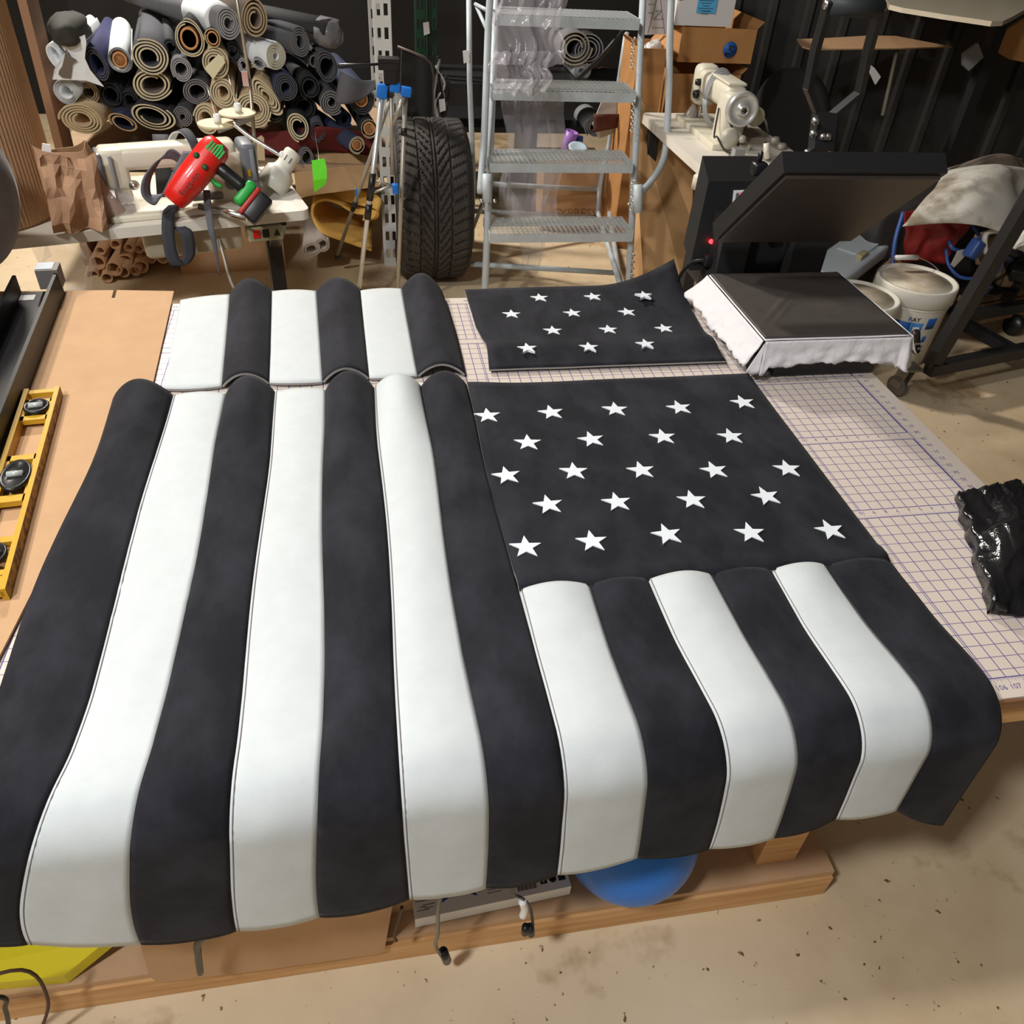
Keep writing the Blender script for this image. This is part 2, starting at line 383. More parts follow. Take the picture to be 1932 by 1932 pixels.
for k, (x, y) in enumerate(STARS):
    p = pz(x, y, .757); vv = (YT-p.y)/.681; xx = seamx(7, YT-p.y); uu = (p.x-xx)/(.637-xx)
    zz = max(canton(uu+a, vv+b).z for a in (-.03,0,.03) for b in (-.04,0,.04)); p = pz(x, y, zz+.002); star(fl, p, .0305, -.02+.09*math.sin(k*2.3), zz+.0015)
# small striped panel at the back of the table
sp = thing('striped_panel', 'small sewn panel of six arched black and white stripes, stars to its right', 'flag panel', (-.4,-.17,.74))
TX = [-.751,-.626,-.518,-.402,-.284,-.172,-.062]; BX = [-.725,-.602,-.499,-.382,-.276,-.165,-.053]
TY = [.044,.050,.066,.060,.060,.066,.040]; BY = [-.41,-.408,-.402,-.406,-.397,-.393,-.396]
AS = [.003,.040,.004,.038,.004,.050]; AB = [.002,.030,.003,.032,.003,.030]
for i in range(6):
    blk = i % 2 == 1
    def fn(u, v, i=i, blk=blk):
        x = (TX[i]*(1-u)+TX[i+1]*u)*(1-v)+(BX[i]*(1-u)+BX[i+1]*u)*v; y = (TY[i]*(1-u)+TY[i+1]*u)*(1-v)+(BY[i]*(1-u)+BY[i+1]*u)*v
        if i in (0,5): x += (.006*math.sin(v*PI))*(1 if i == 5 else 0)*u
        A = AS[i]*(1-v)+AB[i]*v; dm = math.sin(PI*u)**.85 if 0 < u < 1 else 0
        z = .7475+.0015+A*dm+.001*nz((x*10,y*10,i)); z += .010*(1-v)**3*(u if i == 0 else 1)
        return V((x, y-(.008*dm if not blk and v == 1 else 0), z))
    MB().sheet(fn, 16, 26, -.0055, me=1).build('black_stripe' if blk else 'white_stripe', [M_black if blk else M_white, M_foam_edge], sp)
# small star panel
sc = thing('star_panel', 'small black panel with twelve white stars and one curled-up back corner', 'flag panel', (.3,-.15,.74))
def scf(u, v):
    xl = .002+.004*v+(.012*math.sin(max(0,(v-.5))*2*PI)*.6); xr = .606+.012*math.sin(v*PI*2)*.5+.02*v*(1-v)
    x = xl*(1-u)+xr*u; y = .062*(1-v)+(-.381)*v + .012*u*(1-v)
    z = .7495+.002+.0015*nz((x*8,y*8,2))
    z += .075*max(0, (u-.62)/.38)**2*max(0, 1-v/.42)**2
    z += .016*math.exp(-((v-.80)/.10)**2)*(.55+.45*abs(2*u-1))+.004*(1-v)**2
    return V((x, y, z))
MB().sheet(scf, 30, 24, -.0045, me=1).build('star_field', [M_black, M_foam_edge], sc)
for k, (x, y) in enumerate([(1018,562),(1119,560),(1215,557),(965,593),(1080,591),(1183,589),(1043,624),(1148,622),(1253,620),(995,657),(1111,655),(1218,649)]):
    p = pz(x, y, .757)
    for _ in range(3):
        vv = min(1, max(0, (.062-p.y)/.443)); uu = min(1, max(0, (p.x-.004)/.605)); z = scf(uu, vv).z; p = pz(x, y, z)
    z = max(scf(min(1,max(0,uu+a)), min(1,max(0,vv+b))).z for a in (-.035,0,.035) for b in (-.05,0,.05)); p = pz(x, y, z); star(sc, p, .026, -.03+.07*math.sin(k*1.7), z+.0015)
# ---------------- left part of the table ----------------
cbx = MB()
poly = [(-1.95,.135,.7425),(-.93,.118,.7425),(-.926,.070,.7425),(-.918,.070,.7425),(-.922,.118,.7425),(-.776,.105,.7425),(-.752,-.38,.7425),(-.74,-.43,.7425),(-.80,-.47,.7425),(-.83,-1.0,.7425),(-.86,-1.395,.7425),(-1.95,-1.39,.7425)]
cbx.prism(poly, (0,0,.0042))
tag(cbx.build('cardboard_sheet', M_card), 'large flat tan cardboard sheet lying on the mat under the yellow level', 'cardboard')
# yellow spirit level
L0 = pz(80,733,.768); L1 = pz(-36,1120,.768); L0.z = L1.z = 0; ld = (L1-L0).normalized(); ln = V((ld.y*-1, ld.x, 0)); LL = (L1-L0).length
ex = V((-ld.y, ld.x, 0)); ex = ex if ex.x > 0 else -ex     # across, to the right
lv = thing('spirit_level', 'yellow two-foot spirit level with black vial hubs lying on cardboard', 'spirit level', tuple(L0+V((0,0,.747))))
def lp(a, b, z): return L0+ex*a+ld*b+V((0,0,.747+z))
W2 = .030
f = MB()
for sgn in (-1,1): f.prism([lp(sgn*W2-.0045*1,0,0), lp(sgn*W2+.0045,0,0), lp(sgn*W2+.0045,0,.024), lp(sgn*W2-.0045,0,.024)], ld*LL)
def cross(b0, b1, z0=.008, z1=.019, pinch=0):
    f.prism([lp(-W2,b0,z0), lp(W2,b0,z0), lp(W2,b0,z1), lp(-W2,b0,z1)], ld*(b1-b0))
for b0, b1 in ((0,.014),(.040,.052),(.104,.120),(.245,.262),(.372,.392),(.49,.505),(.575,.59),(LL-.04,LL-.0)): cross(b0, b1)
for b0, b1 in ((.040,.120),(.245,.392)):         # hub plates with their narrow side webs
    for sg in (-1,1): f.prism([lp(sg*W2,b0,.008), lp(sg*(W2-.010),b0,.008), lp(sg*(W2-.010),b0,.019), lp(sg*W2,b0,.019)], ld*(b1-b0))
f.build('frame', M_yel, lv)
for b, ra, rb in ((.077,.024,.027),(.318,.026,.048),(.54,.023,.030)):
    h = MB().lathe([(0,.018),(.9,.018),(1,.021),(1,.026),(.86,.028),(.80,.0245),(0,.0245)], lp(0,b,0), (0,0,1), 28)
    # ellipse oriented along the level
    c = lp(0,b,0); h.v = [tuple(c + ex*((V(p)-c).dot(ex)*ra) + ld*((V(p)-c).dot(ld)*rb) + V((0,0,(V(p)-c).z))) for p in h.v]
    hb = h.build('vial_hub', M_blkp, lv)
    MB().tube([lp(-.013,b,.027), lp(.013,b,.027)], .006, 10).build('vial', mat('pale_vial_glass', (.45,.48,.45), .15, spec=.8), hb)
e_ = MB()
e_.prism([lp(W2+.0045,.0,.001), lp(W2+.0047,0,.001), lp(W2+.0047,0,.022), lp(W2+.0045,0,.022)], ld*LL)
e_.build('worn_edge', mat('rusty_worn_edge', (.50,.27,.04), .6, col2=(.16,.07,.03), var=.3, vs=60, thresh=(.42,.55)), lv)
# long black channel / rail
rl = thing('metal_channel', 'long black metal channel with a pale end tab lying left of the level', 'metal channel', (-1.05,-.3,.747))
p0 = V((-1.075,.10,.747)); p1 = V((-.985,-.92,.747)); rd = (p1-p0).normalized(); rx = V((-rd.y, rd.x, 0)); rx = rx if rx.x > 0 else -rx; RL = (p1-p0).length
def rp(a, b, z): return p0+rx*a+rd*b+V((0,0,z))
r = MB()
r.prism([rp(-.08,0,0), rp(.028,0,0), rp(.028,0,.062), rp(.020,0,.062), rp(.020,0,.008), rp(-.072,0,.008), rp(-.072,0,.055), rp(-.08,0,.055)], rd*RL)
r.build('channel', M_blkm, rl)
r = MB(); r.prism([rp(-.022,-.035,.02), rp(.030,-.035,.02), rp(.030,-.035,.070), rp(-.022,-.035,.070)], rd*.05); r.build('end_bracket', mat('grey_cast_metal', (.20,.18,.17), .5), rl)
MB().prism([rp(-.022,-.035,.0705), rp(.018,-.035,.0705), rp(.018,.008,.0705), rp(-.022,.008,.0705)], (0,0,.001)).build('end_tab', mat('pale_blue_tab', (.62,.68,.74), .5), rl)
MB().prism([rp(-.070,.02,.0085), rp(-.035,.02,.0085), rp(-.035,.05,.0085), rp(-.070,.05,.0085)], (0,0,.001)).build('sticker', M_whitep, rl)
# big grey suede bolt
sb = MB()
cc = V((-1.115,.045,1.005)); R0 = .225
pr = [(0,0),(.05,.003),(.11,.02),(.165,.055),(.20,.105),(.219,.17),(.225,.25),(.225,.9),(.2,.92),(0,.92)]
sb.lathe([(a, b) for a, b in pr], cc, V((-1,.30,-.0)), 48)
tag(sb.build('suede_bolt', mat('smoky_grey_suede', (.13,.125,.135), .85, col2=(.055,.052,.06), var=.4, vs=4, thresh=(.36,.62), sheen=.2)), 'thick rounded bolt of smoky grey suede at the left edge of the table', 'fabric bolt')
# ---------------- left sewing table and machine ----------------
QY = RAD(15.5); qx = V((math.cos(QY), math.sin(QY), 0)); qy = V((-math.sin(QY), math.cos(QY), 0)); q0 = V((-.434,.745,0))
def q(a, b, z): return q0+qx*a+qy*b+V((0,0,z))        # a: along the front edge (negative to the left), b: back
RQ = (0,0,QY)
st_ = thing('sewing_table', 'white-topped sewing table behind the striped panel, machine on it', 'sewing table', tuple(q(-.5,.25,0)))
# rounded top
cr = .03; pts = []
for cx_, cy_, a0_ in ((-cr,cr,-PI/2),(-cr,.50-cr,0),(-1.15+cr,.50-cr,PI/2),(-1.15+cr,cr,PI)):
    for k in range(6): a = a0_+k/5*PI/2; pts.append(q(cx_+math.cos(a)*cr, cy_+math.sin(a)*cr, .708))
MB().prism(pts, (0,0,.032)).build('tabletop', M_creamtop, st_)
lg = MB()
lg.box(q(-.10,.20,.36), (.05,.035,.66), RQ).box(q(-.10,.20,.02), (.06,.5,.04), RQ)
lg.bar(q(-.10,.20,.55), q(-.10,.02,.70), .04, .02); lg.build('leg', M_blkm, st_)
lg = MB(); lg.box(q(-1.05,.20,.36), (.05,.035,.66), RQ).box(q(-1.05,.20,.02), (.06,.5,.04), RQ); lg.build('leg', M_blkm, st_)
MB().box(q(-.57,.22,.12), (.95,.03,.07), RQ).box(q(-.5,-.04,.33), (.62,.06,.05), RQ).build('stretcher', M_blkm, st_)
MB().lathe([(0,0),(.016,0),(.016,.012),(.008,.014),(0,.014)], q(-.10,.18,.60), -qy, 16).build('adjusting_bolt', M_steel, st_)
sw = MB().rbox(q(-.155,.03,.675), (.115,.06,.05), .006, RQ); so = sw.build('switch_box', mat('olive_beige_plastic', (.35,.33,.20), .5), st_)
MB().box(q(-.185,-.001,.678), (.022,.006,.026), RQ).build('stop_button', M_red, so)
MB().box(q(-.155,-.001,.678), (.022,.006,.026), RQ).build('start_button', M_blkp, so)
MB().prism([q(-.128,-.001,.667), q(-.108,-.001,.667), q(-.118,-.001,.690)], qy*-.002).build('warning_triangle', M_blkp, so)
kl = MB().tube(smoothpts([q(-.30,.1,.70), q(-.30,.02,.62), q(-.29,-.04,.52), q(-.24,-.06,.47)],5), .006, 8); ko = kl.build('knee_lifter', mat('dull_rod', (.35,.31,.26), .5, .6), st_)
MB().box(q(-.235,-.06,.455), (.11,.02,.03), (0,.5,QY)).build('knee_pad', M_blkp, ko)
# sewing machine : bed, underside, column, arm, head, motor cover
sm = thing('sewing_machine', 'cream industrial sewing machine with grey end cover on the white table', 'sewing machine', tuple(q(-.4,.22,.74)))
def qb(a, b, z, d, r=.012, M=None, nm='x', parent=sm, rot=(0,0,0)): return MB().rbox(q(a,b,z), d, r, (rot[0],rot[1],rot[2]+QY)).build(nm, M, parent)
qb(-.40,.20,.752,(.50,.18,.024),.006,M_cream,'bed')
qb(-.38,.20,.64,(.36,.15,.13),.02,mat('dirty_oil_pan',(.50,.45,.33),.5,var=.15),'underside')
ar = MB().rbox(q(-.375,.24,.945),(.42,.10,.085),.022,RQ).rbox(q(-.215,.24,.85),(.13,.12,.20),.02,RQ); ar.build('arm', M_cream, sm)
hd = MB().rbox(q(-.595,.24,.91),(.09,.10,.15),.015,RQ).rbox(q(-.585,.235,.815),(.06,.07,.07),.01,RQ); ho = hd.build('head', M_cream, sm)
qb(-.642,.235,.875,(.02,.105,.20),.006,M_greyp,'face_plate',ho)
MB().tube([q(-.585,.235,.80), q(-.585,.235,.76)], .004, 8).build('needle_bar', M_steel, ho)
MB().lathe([(0,0),(.018,0),(.018,.008),(.010,.012),(.010,.02),(0,.02)], q(-.545,.186,.855), -qy, 18).build('tension_knob', M_steel, ho)
qb(-.605,.18,.905,(.012,.008,.13),.003,mat('grey_thread_guide',(.25,.26,.28),.4),'thread_guide',ho)
mc = MB().rbox(q(-.125,.24,.862),(.06,.13,.235),.018,RQ); mo = mc.build('motor_cover', mat('blue_grey_cover',(.15,.16,.18),.45), sm)
MB().box(q(-.133,.172,.87), (.012,.003,.026), RQ).build('yellow_mark', M_yel, mo)
qb(-.115,.172,.90,(.016,.01,.12),.004,mat('glossy_blue_grey',(.22,.25,.28),.25),'cover_rib',mo)
qb(-.245,.188,.935,(.07,.006,.016),.004,M_greyp,'slot_plate')
MB().lathe([(0,0),(.024,0),(.024,.010),(.02,.014),(0,.014)], q(-.205,.18,.835), -qy, 24).build('stitch_dial', M_greyp, sm)
qb(-.30,.185,.79,(.12,.03,.03),.01,mat('mid_grey_metal',(.2,.2,.2),.4),'feed_lever')  # lever in one plain mid grey
sm.scale = (.86,.86,.80); sm.location = q(-.395,.135,.74)
# things standing / hanging around it
pb = thing('paper_bag', 'crumpled brown paper bag standing on the left end of the sewing table', 'bag', tuple(q(-.83,.1,.74)))
def bagf(u, v):
    t = u*2*PI; w = .095*(1-.25*v); dpt = .05*(1-.55*v)
    x = math.copysign(abs(math.cos(t))**.45, math.cos(t))*w; y = math.copysign(abs(math.sin(t))**.6, math.sin(t))*dpt
    k = 1+.28*nz((x*9, y*9, v*2.2), 1, 2)+.08*nz((x*30, y*30, v*6), 1, 5); p = q(-.665+x*k - .03*v, .10+y*k+.01*v, .7405+v*.215+.012*math.sin(t*2+1)*v)
    return p
MB().sheet(bagf, 40, 11, .002, two=1, smooth=False).build('bag_body', [M_paper, M_card_d], pb)
MB().sheet(lambda u, v: q(-.755+.15*u-.02*(1-v)+.01*nz((u*4,v*4,1)), .045-.05*(1-v)**1.5+.05*nz((u*4,v*3,6)), .745+.20*v+.012*math.sin(u*7)*v), 9, 7, .0015, smooth=False).build('folded_flap', M_paper, pb)
MB().prism([q(-.755,.10,.93), q(-.725,.10,.93), q(-.72,.10,.965), q(-.74,.10,.97)], qy*.004).build('white_slip', M_whitep, pb)
# corrugated cardboard roll standing on the table end
ro = MB(); n = 260; c0 = q(-1.00,.28,.7405); prf = []
vs = []
for h in (0,.01,.66):
    for k in range(n):
        t = 2*PI*k/n; rr = .262+(.003 if k % 2 else 0)-(0 if h else .004); vs.append(c0+V((math.cos(t)*rr, math.sin(t)*rr, h)))
fs = [(i*n+k, i*n+(k+1) % n, (i+1)*n+(k+1) % n, (i+1)*n+k) for i in range(2) for k in range(n)]+[tuple(range(n))[::-1], tuple(2*n+k for k in range(n))]
ro.add(vs, fs, 0, False)
tag(ro.build('corrugated_roll', M_card), 'tall upright roll of ribbed brown corrugated cardboard behind the grey bolt', 'cardboard roll')
# heat gun hung in front of the machine
hg = thing('heat_gun', 'red cordless heat gun with green trigger on the sewing machine', 'heat gun', tuple(q(-.33,.1,.80)))
ga = py(413,272,.70); gb = py(333,372,.62); gd = (gb-ga).normalized(); gp = py(365,322,.66)
GL = (gb-ga).length+.02
MB().lathe([(0,-.008),(.030,-.006),(.043,.012),(.046,.04),(.045,GL*.6),(.040,GL*.85),(.034,GL-.005),(.026,GL),(0,GL)], ga, gd, 30).build('body', M_red, hg)
gx = (gd.cross(V((0,-1,.35)))).normalized()       # towards the handle in the picture
if gx.x < 0: gx = -gx
gn = gx.cross(gd).normalized(); gn = gn if gn.y < 0 else -gn
vt = MB()
for k in range(6):
    c = ga+gd*(.022+.0*k)+gx*(-.012+.0085*k)+gn*.0425; vt.bar(c-gd*.012, c+gd*.018, .0055, .008, up=gn)
vt.rbox(ga+gd*.026+gx*.008+gn*.0385, (.052,.03,.008), .003, gn.to_track_quat('Z','Y').to_euler()); vt.build('green_vent', M_greenp, hg)
for k, (a, b) in enumerate(((.075,-.022),(.085,.016))):
    MB().lathe([(0,0),(.009,0),(.009,.003),(0,.003)], ga+gd*a+gx*b+gn*(.0425), gn, 16).build('round_port', mat('dark_green_port', (.02,.07,.02), .5), hg)
t_ = MB(); text(t_, 'Snap-on', ga+gd*.15+gx*.010+gn*.0455, -gd, gx, .022, bold=True) if False else text(t_, 'Snap-on', ga+gd*.155+gx*.012+gn*.0455, -gd, gn.cross(-gd)*1, .026)
t_.build('lettering', M_ink, hg)
ha = ga+gd*.055+gx*.03; hb_ = ha+gx*.105-gd*.004
MB().tube([ha, ha+(hb_-ha)*.35, ha+(hb_-ha)*.8, hb_], [.022,.021,.021,.024], 14).build('handle', M_blkp, hg)
MB().tube(smoothpts([ha+gd*.035, ha+gd*.045+gx*.025, ha+gd*.04+gx*.05],4), .007, 8).build('trigger', M_greenp, hg)
bt = hb_+gx*.012
rq = gx.to_track_quat('X','Z').to_matrix(); BM = Matrix((gx, gd, gn)).transposed().to_4x4(); BM.translation = bt
MB().rbox((-.004,.012,0), (.034,.085,.05), .012, M=BM).build('handle_foot', M_greenp, hg)
MB().rbox((.020,.022,0), (.016,.10,.054), .005, M=BM).build('battery_rail', mat('dull_red_plastic', (.42,.02,.015), .4), hg)
MB().rbox((.050,.022,0), (.048,.095,.062), .008, M=BM).build('battery', M_blkp, hg)
# chrome torch tube
ct = thing('chrome_torch', 'chrome tubular torch lying at the front of the white sewing table', 'torch', tuple(q(-.2,.03,.745)))
a_ = pz(404,396,.765); b_ = pz(466,410,.765)
MB().tube([a_, b_], .0125, 20).build('barrel', M_steel, ct)
MB().tube([a_+(a_-b_)*.45, a_], .009, 14).build('neck', mat('dark_worn_metal', (.16,.14,.12), .4, .7), ct)
# goose-neck lamp
lm = thing('work_lamp', 'small cream metal work lamp on a chrome arm over the sewing table', 'lamp', tuple(q(-.05,.3,.74)))
la = py(551,292,.98); lb = py(512,352,.93); d_ = (lb-la).normalized()
MB().lathe([(0,-.012),(.026,-.012),(.030,-.004),(.030,.045),(.034,.058),(.050,.072),(.052,.10),(.058,.14),(.055,.14),(.048,.10),(.046,.075),(.028,.062),(0,.06)], la, d_, 30).build('lamp_shade', mat('ivory_enamel', (.74,.72,.63), .35), lm)
nn2 = V((0,-1,.4)).normalized()
for k in (-1,1):
    ce = la+d_*.022+d_.cross(nn2).normalized()*.009*k+nn2*.030; MB().bar(ce-d_*.010, ce+d_*.010, .002, .003, up=nn2).build('vent_slot', M_ink, lm)
arm = smoothpts([py(440,233,1.05), py(468,255,1.02), py(500,275,1.0), py(528,292,.985)], 6)
MB().tube(arm, .0075, 10).build('arm', M_steel, lm)
MB().lathe([(0,-.01),(.011,-.008),(.011,.008),(0,.01)], py(533,292,.97), (0,-1,0), 12).build('hinge_knob', M_whitep, lm)
# thread stand with two discs
ts = thing('thread_stand', 'thread stand with two beige discs on a thin pole above the machine', 'thread stand', tuple(q(-.28,.4,.74)))
pa = py(447,0,1.2); pb_ = py(471,150,1.2); pc = py(482,290,1.2)
MB().tube([pa+(pa-pb_)*.4, pb_], .0055, 10).tube([pb_, pc, pc+(pc-pb_)*.9], .0065, 10).build('pole', mat('aged_steel_pole', (.42,.38,.30), .4, .7), ts)
MB().box(py(463,148,1.19), (.02,.02,.045)).build('clamp', M_steel, ts)
for (x, y, rpx) in ((409,233,35),(448,213,34)):
    c = py(x, y, 1.16); rr = rpx/scl(c); dsk = MB().lathe([(0,-.003),(rr,-.003),(rr,.003),(0,.003)], c, (0,0,1), 36, flat=True).build('spool_disc', mat('beige_disc', (.60,.52,.35), .6), ts)
    MB().lathe([(0,0),(.012,0),(.014,.012),(.011,.028),(0,.028)], c+V((.004,0,.003)), (0,0,1), 16).build('spool_hub', M_whitep, ts)
    MB().tube([c+V((.0,0,.02)), c+V((-.012,0,.12))], .0022, 6).build('spool_pin', M_steel, ts)
MB().bar(py(409,240,1.16)-V((0,0,.01)), py(475,222,1.2), .012, .02).build('crossarm', mat('grey_bracket', (.25,.25,.25), .5), ts)
# foam straps
def strap(label, pts, w, th=.004, m=M_greyp, wd=None, mats=None, nm='foam_strap'):
    s = MB(); ribbon(s, [V(p) for p in pts], wd if wd else V((w,0,0)), th, two=1 if mats else None)
    o = s.build(nm, mats or m); return tag(o, label, 'strap', None)
M_strap = mat('charcoal_foam_strap', (.035,.037,.045), .8)
M_strapg = mat('grey_foam_strap', (.10,.10,.115), .8)
strap('wide charcoal strap draped straight over the sewing machine arm', [py(303,262,1.06), py(303,257,.99), py(306,290,.92), py(309,330,.90), py(312,372,.87)], .052, m=M_strap)
strap('charcoal strap hanging over the sewing table edge in a long loop', [py(330,388,.72), py(318,405,.64), py(318,450,.60), py(327,490,.58), py(342,500,.585), py(357,480,.60), py(352,440,.61), py(338,428,.63)], .032, m=M_strap, wd=V((.036,.012,0)))
strap('grey strap curled in an oval loop beside the red heat gun', [py(352,310,.72), py(325,290,.70), py(300,300,.66), py(277,335,.62), py(275,366,.60), py(292,378,.60), py(318,360,.62), py(338,320,.66), py(355,285,.70)], .03, m=M_strapg, wd=[V((.012,.035,.0)), V((.006,.03,.02)), V((.02,.03,.01)), V((.02,.03,0)), V((.018,.03,.0)), V((0,.03,.02)), V((.03,.012,0)), V((.032,.0,0)), V((.03,0,0))])
strap('white strap arched over the machine behind the heat gun', [py(322,270,.86), py(333,250,.84), py(350,249,.80), py(365,270,.76), py(375,300,.74)], .03, mats=[M_white, M_strap], wd=V((.024,.016,.006)))
strap('thin charcoal strap tapering down past the table edge', [py(390,360,.70), py(392,385,.66), py(398,430,.60), py(407,470,.59), py(414,520,.585)], .02, m=M_strapg, wd=[V((.022,0,0)), V((.022,0,0)), V((.020,0,0)), V((.012,0,0)), V((.002,0,0))])
# crinkled clear bag on table and the one below
def crumple(name, c, r, m, label, cat, seed=1, amp=.35, n=3, sc=(1,1,1), fr=14):
    bm = bmesh.new(); bmesh.ops.create_icosphere(bm, subdivisions=n, radius=1); c = V(c)
    zs = -r*sc[2]
    for v in bm.verts:
        p = v.co.copy(); k = 1+amp*noise.noise(p*2.1+V((seed,seed,0)))+amp*.6*noise.noise(p*5+V((seed,0,seed)))
        p = V((p.x*k*r*sc[0], p.y*k*r*sc[1], p.z*k*r*sc[2])); p.z = max(p.z, -r*sc[2]*.8); v.co = c+p
    s = MB(); bm.verts.index_update(); s.add([v.co for v in bm.verts], [tuple(v.index for v in f.verts) for f in bm.faces], 0, True); bm.free()
    return tag(s.build(name, m), label, cat)
crumple('clear_plastic_bag', q(-.60,.09,.785), .055, M_film, 'crinkled clear plastic bag beside the needle of the left sewing machine', 'plastic bag', 3, .5, 3, (1.3,.7,.8))
crumple('clear_plastic_bag', py(127,505,1.3)+V((0,0,0)), .12, M_film, 'bunched clear plastic bag hanging low between grey bolt and cardboard tubes', 'plastic bag', 5, .45, 3, (.8,.6,1.2))
# ---------------- rack of upholstery rolls ----------------
YR = 2.1
rk = thing('storage_rack', 'storage rack of slotted uprights and boards holding the pile of foam rolls', 'rack', (-.9,2.6,0))
MB().box((-.86,2.72,.475), (1.62,1.25,.03)).build('shelf_board', mat('rack_board', (.35,.24,.15), .8, var=.15), rk)
MB().prism([(-1.625,2.10,0), (-1.59,2.10,0), (-1.545,2.10,1.5), (-1.58,2.10,1.5)], (0,.16,0)).build('side_panel', mat('particle_board_panel', (.30,.17,.10), .8), rk)
up = MB(); UX = -.118
def slotted(s, x, y, z0, z1, w=.075, d=.03, mi=0):
    for sg in (-1, 1):     # front face as two strips plus bridges leaves real slots
        s.box((x+sg*w*.42,y,(z0+z1)/2), (w*.16,.004,z1-z0), mi=mi)
    s.box((x,y,(z0+z1)/2), (w*.20,.004,z1-z0), mi=mi)
    k = z0
    while k < z1:
        s.box((x,y,min(z1,k+.022)), (w*.84,.0038,.044), mi=mi); k += .09
    s.box((x-w/2,y+d/2,(z0+z1)/2), (.004,d,z1-z0), mi=mi); s.box((x+w/2,y+d/2,(z0+z1)/2), (.004,d,z1-z0), mi=mi)
s_ = MB(); slotted(s_, UX, 2.05, 0, 1.5); s_.build('upright', M_galv, rk)
s_ = MB(); slotted(s_, UX+.01, 3.2, 0, 1.5); s_.build('upright', M_galv, rk)
s_ = MB(); slotted(s_, -.055, 2.3, .0, .75, .05); s_.build('brace_post', M_galv, rk)
gr = thing('green_rack', 'dark green slotted steel uprights of a rack behind the tyre', 'rack', (.12,2.9,0))
for x in (.115,.185):
    s_ = MB(); slotted(s_, x, 2.8+x, 0, 1.55, .05, .03); s_.build('upright', M_green, gr)
MB().box((.6,3.2,1.33), (1.6,.05,.10)).build('red_beam', mat('red_beam_paint', (.45,.02,.015), .5), gr)
MB().box((.6,3.35,.40), (1.5,.5,.03)).build('shelf', M_blkm, gr)
def spiral(s, R, r0, turns, th, L, sx=1, sy=1, rot=0, tail=0, mo=0, me=1, twist=0, n=26, wob=0, seed=0):
    """rolled sheet: axis +Y from 0 to L, cross-section in XZ; front rim gets the edge material"""
    N = int(n*turns); cs = []
    for k in range(N+1):
        f = k/N; a = f*turns*2*PI+seed; r = r0+(R-r0)*f; r *= 1+wob*math.sin(3*a+seed*2)*f
        cs.append((a, r))
    pts = [(math.cos(a)*r*sx, math.sin(a)*r*sy) for a, r in cs]
    if tail:
        a = cs[-1][0]; tx, ty = -math.sin(a), math.cos(a); x, y = pts[-1]
        for k in range(1, 5): pts.append((x+tx*tail*k/4, y+ty*tail*k/4-.010*math.sin(k)*0))
    c, sn = math.cos(rot), math.sin(rot); pts = [(x*c-y*sn, x*sn+y*c) for x, y in pts]
    M_ = len(pts)-1; ns = []
    for k in range(M_+1):
        dx = pts[min(k+1,M_)][0]-pts[max(k-1,0)][0]; dy = pts[min(k+1,M_)][1]-pts[max(k-1,0)][1]; l = math.hypot(dx,dy) or 1; ns.append((dy/l*th/2, -dx/l*th/2))
    vs = []
    for y in (0, L):
        for (x, z), (nx, nzz) in zip(pts, ns): vs += [(x+nx,y,z+nzz), (x-nx,y,z-nzz)]
    K = 2*(M_+1)
    side = []; rim = []
    for k in range(M_):
        a, b, c_, d = 2*k, 2*k+1, 2*k+2, 2*k+3
        rim.append((a,c_,d,b)); side.append((a,a+K,c_+K,c_)); side.append((b,d,d+K,b+K))
    side += [(0,1,1+K,K), (2*M_,2*M_+K,2*M_+1+K,2*M_+1)]
    s.add(vs, side, mo, True); o = len(s.v)-len(vs)
    for f in rim: s.f.append(tuple(i+o for i in f)); s.m.append(me); s.sm.append(False)
    for f in rim: s.f.append(tuple(i+o+K for i in f)[::-1]); s.m.append(me); s.sm.append(False)
CREAM=(.56,.50,.34); GREY=(.17,.17,.18); DG=(.045,.045,.05); BK=(.016,.016,.018); WH=(.70,.74,.76); LG=(.34,.35,.36); NAVY=(.018,.025,.06); BLU=(.03,.034,.10); TAN=(.45,.33,.19); OLV=(.09,.085,.06); BRN=(.14,.11,.09); SL=(.06,.063,.075); BEI=(.58,.44,.28)
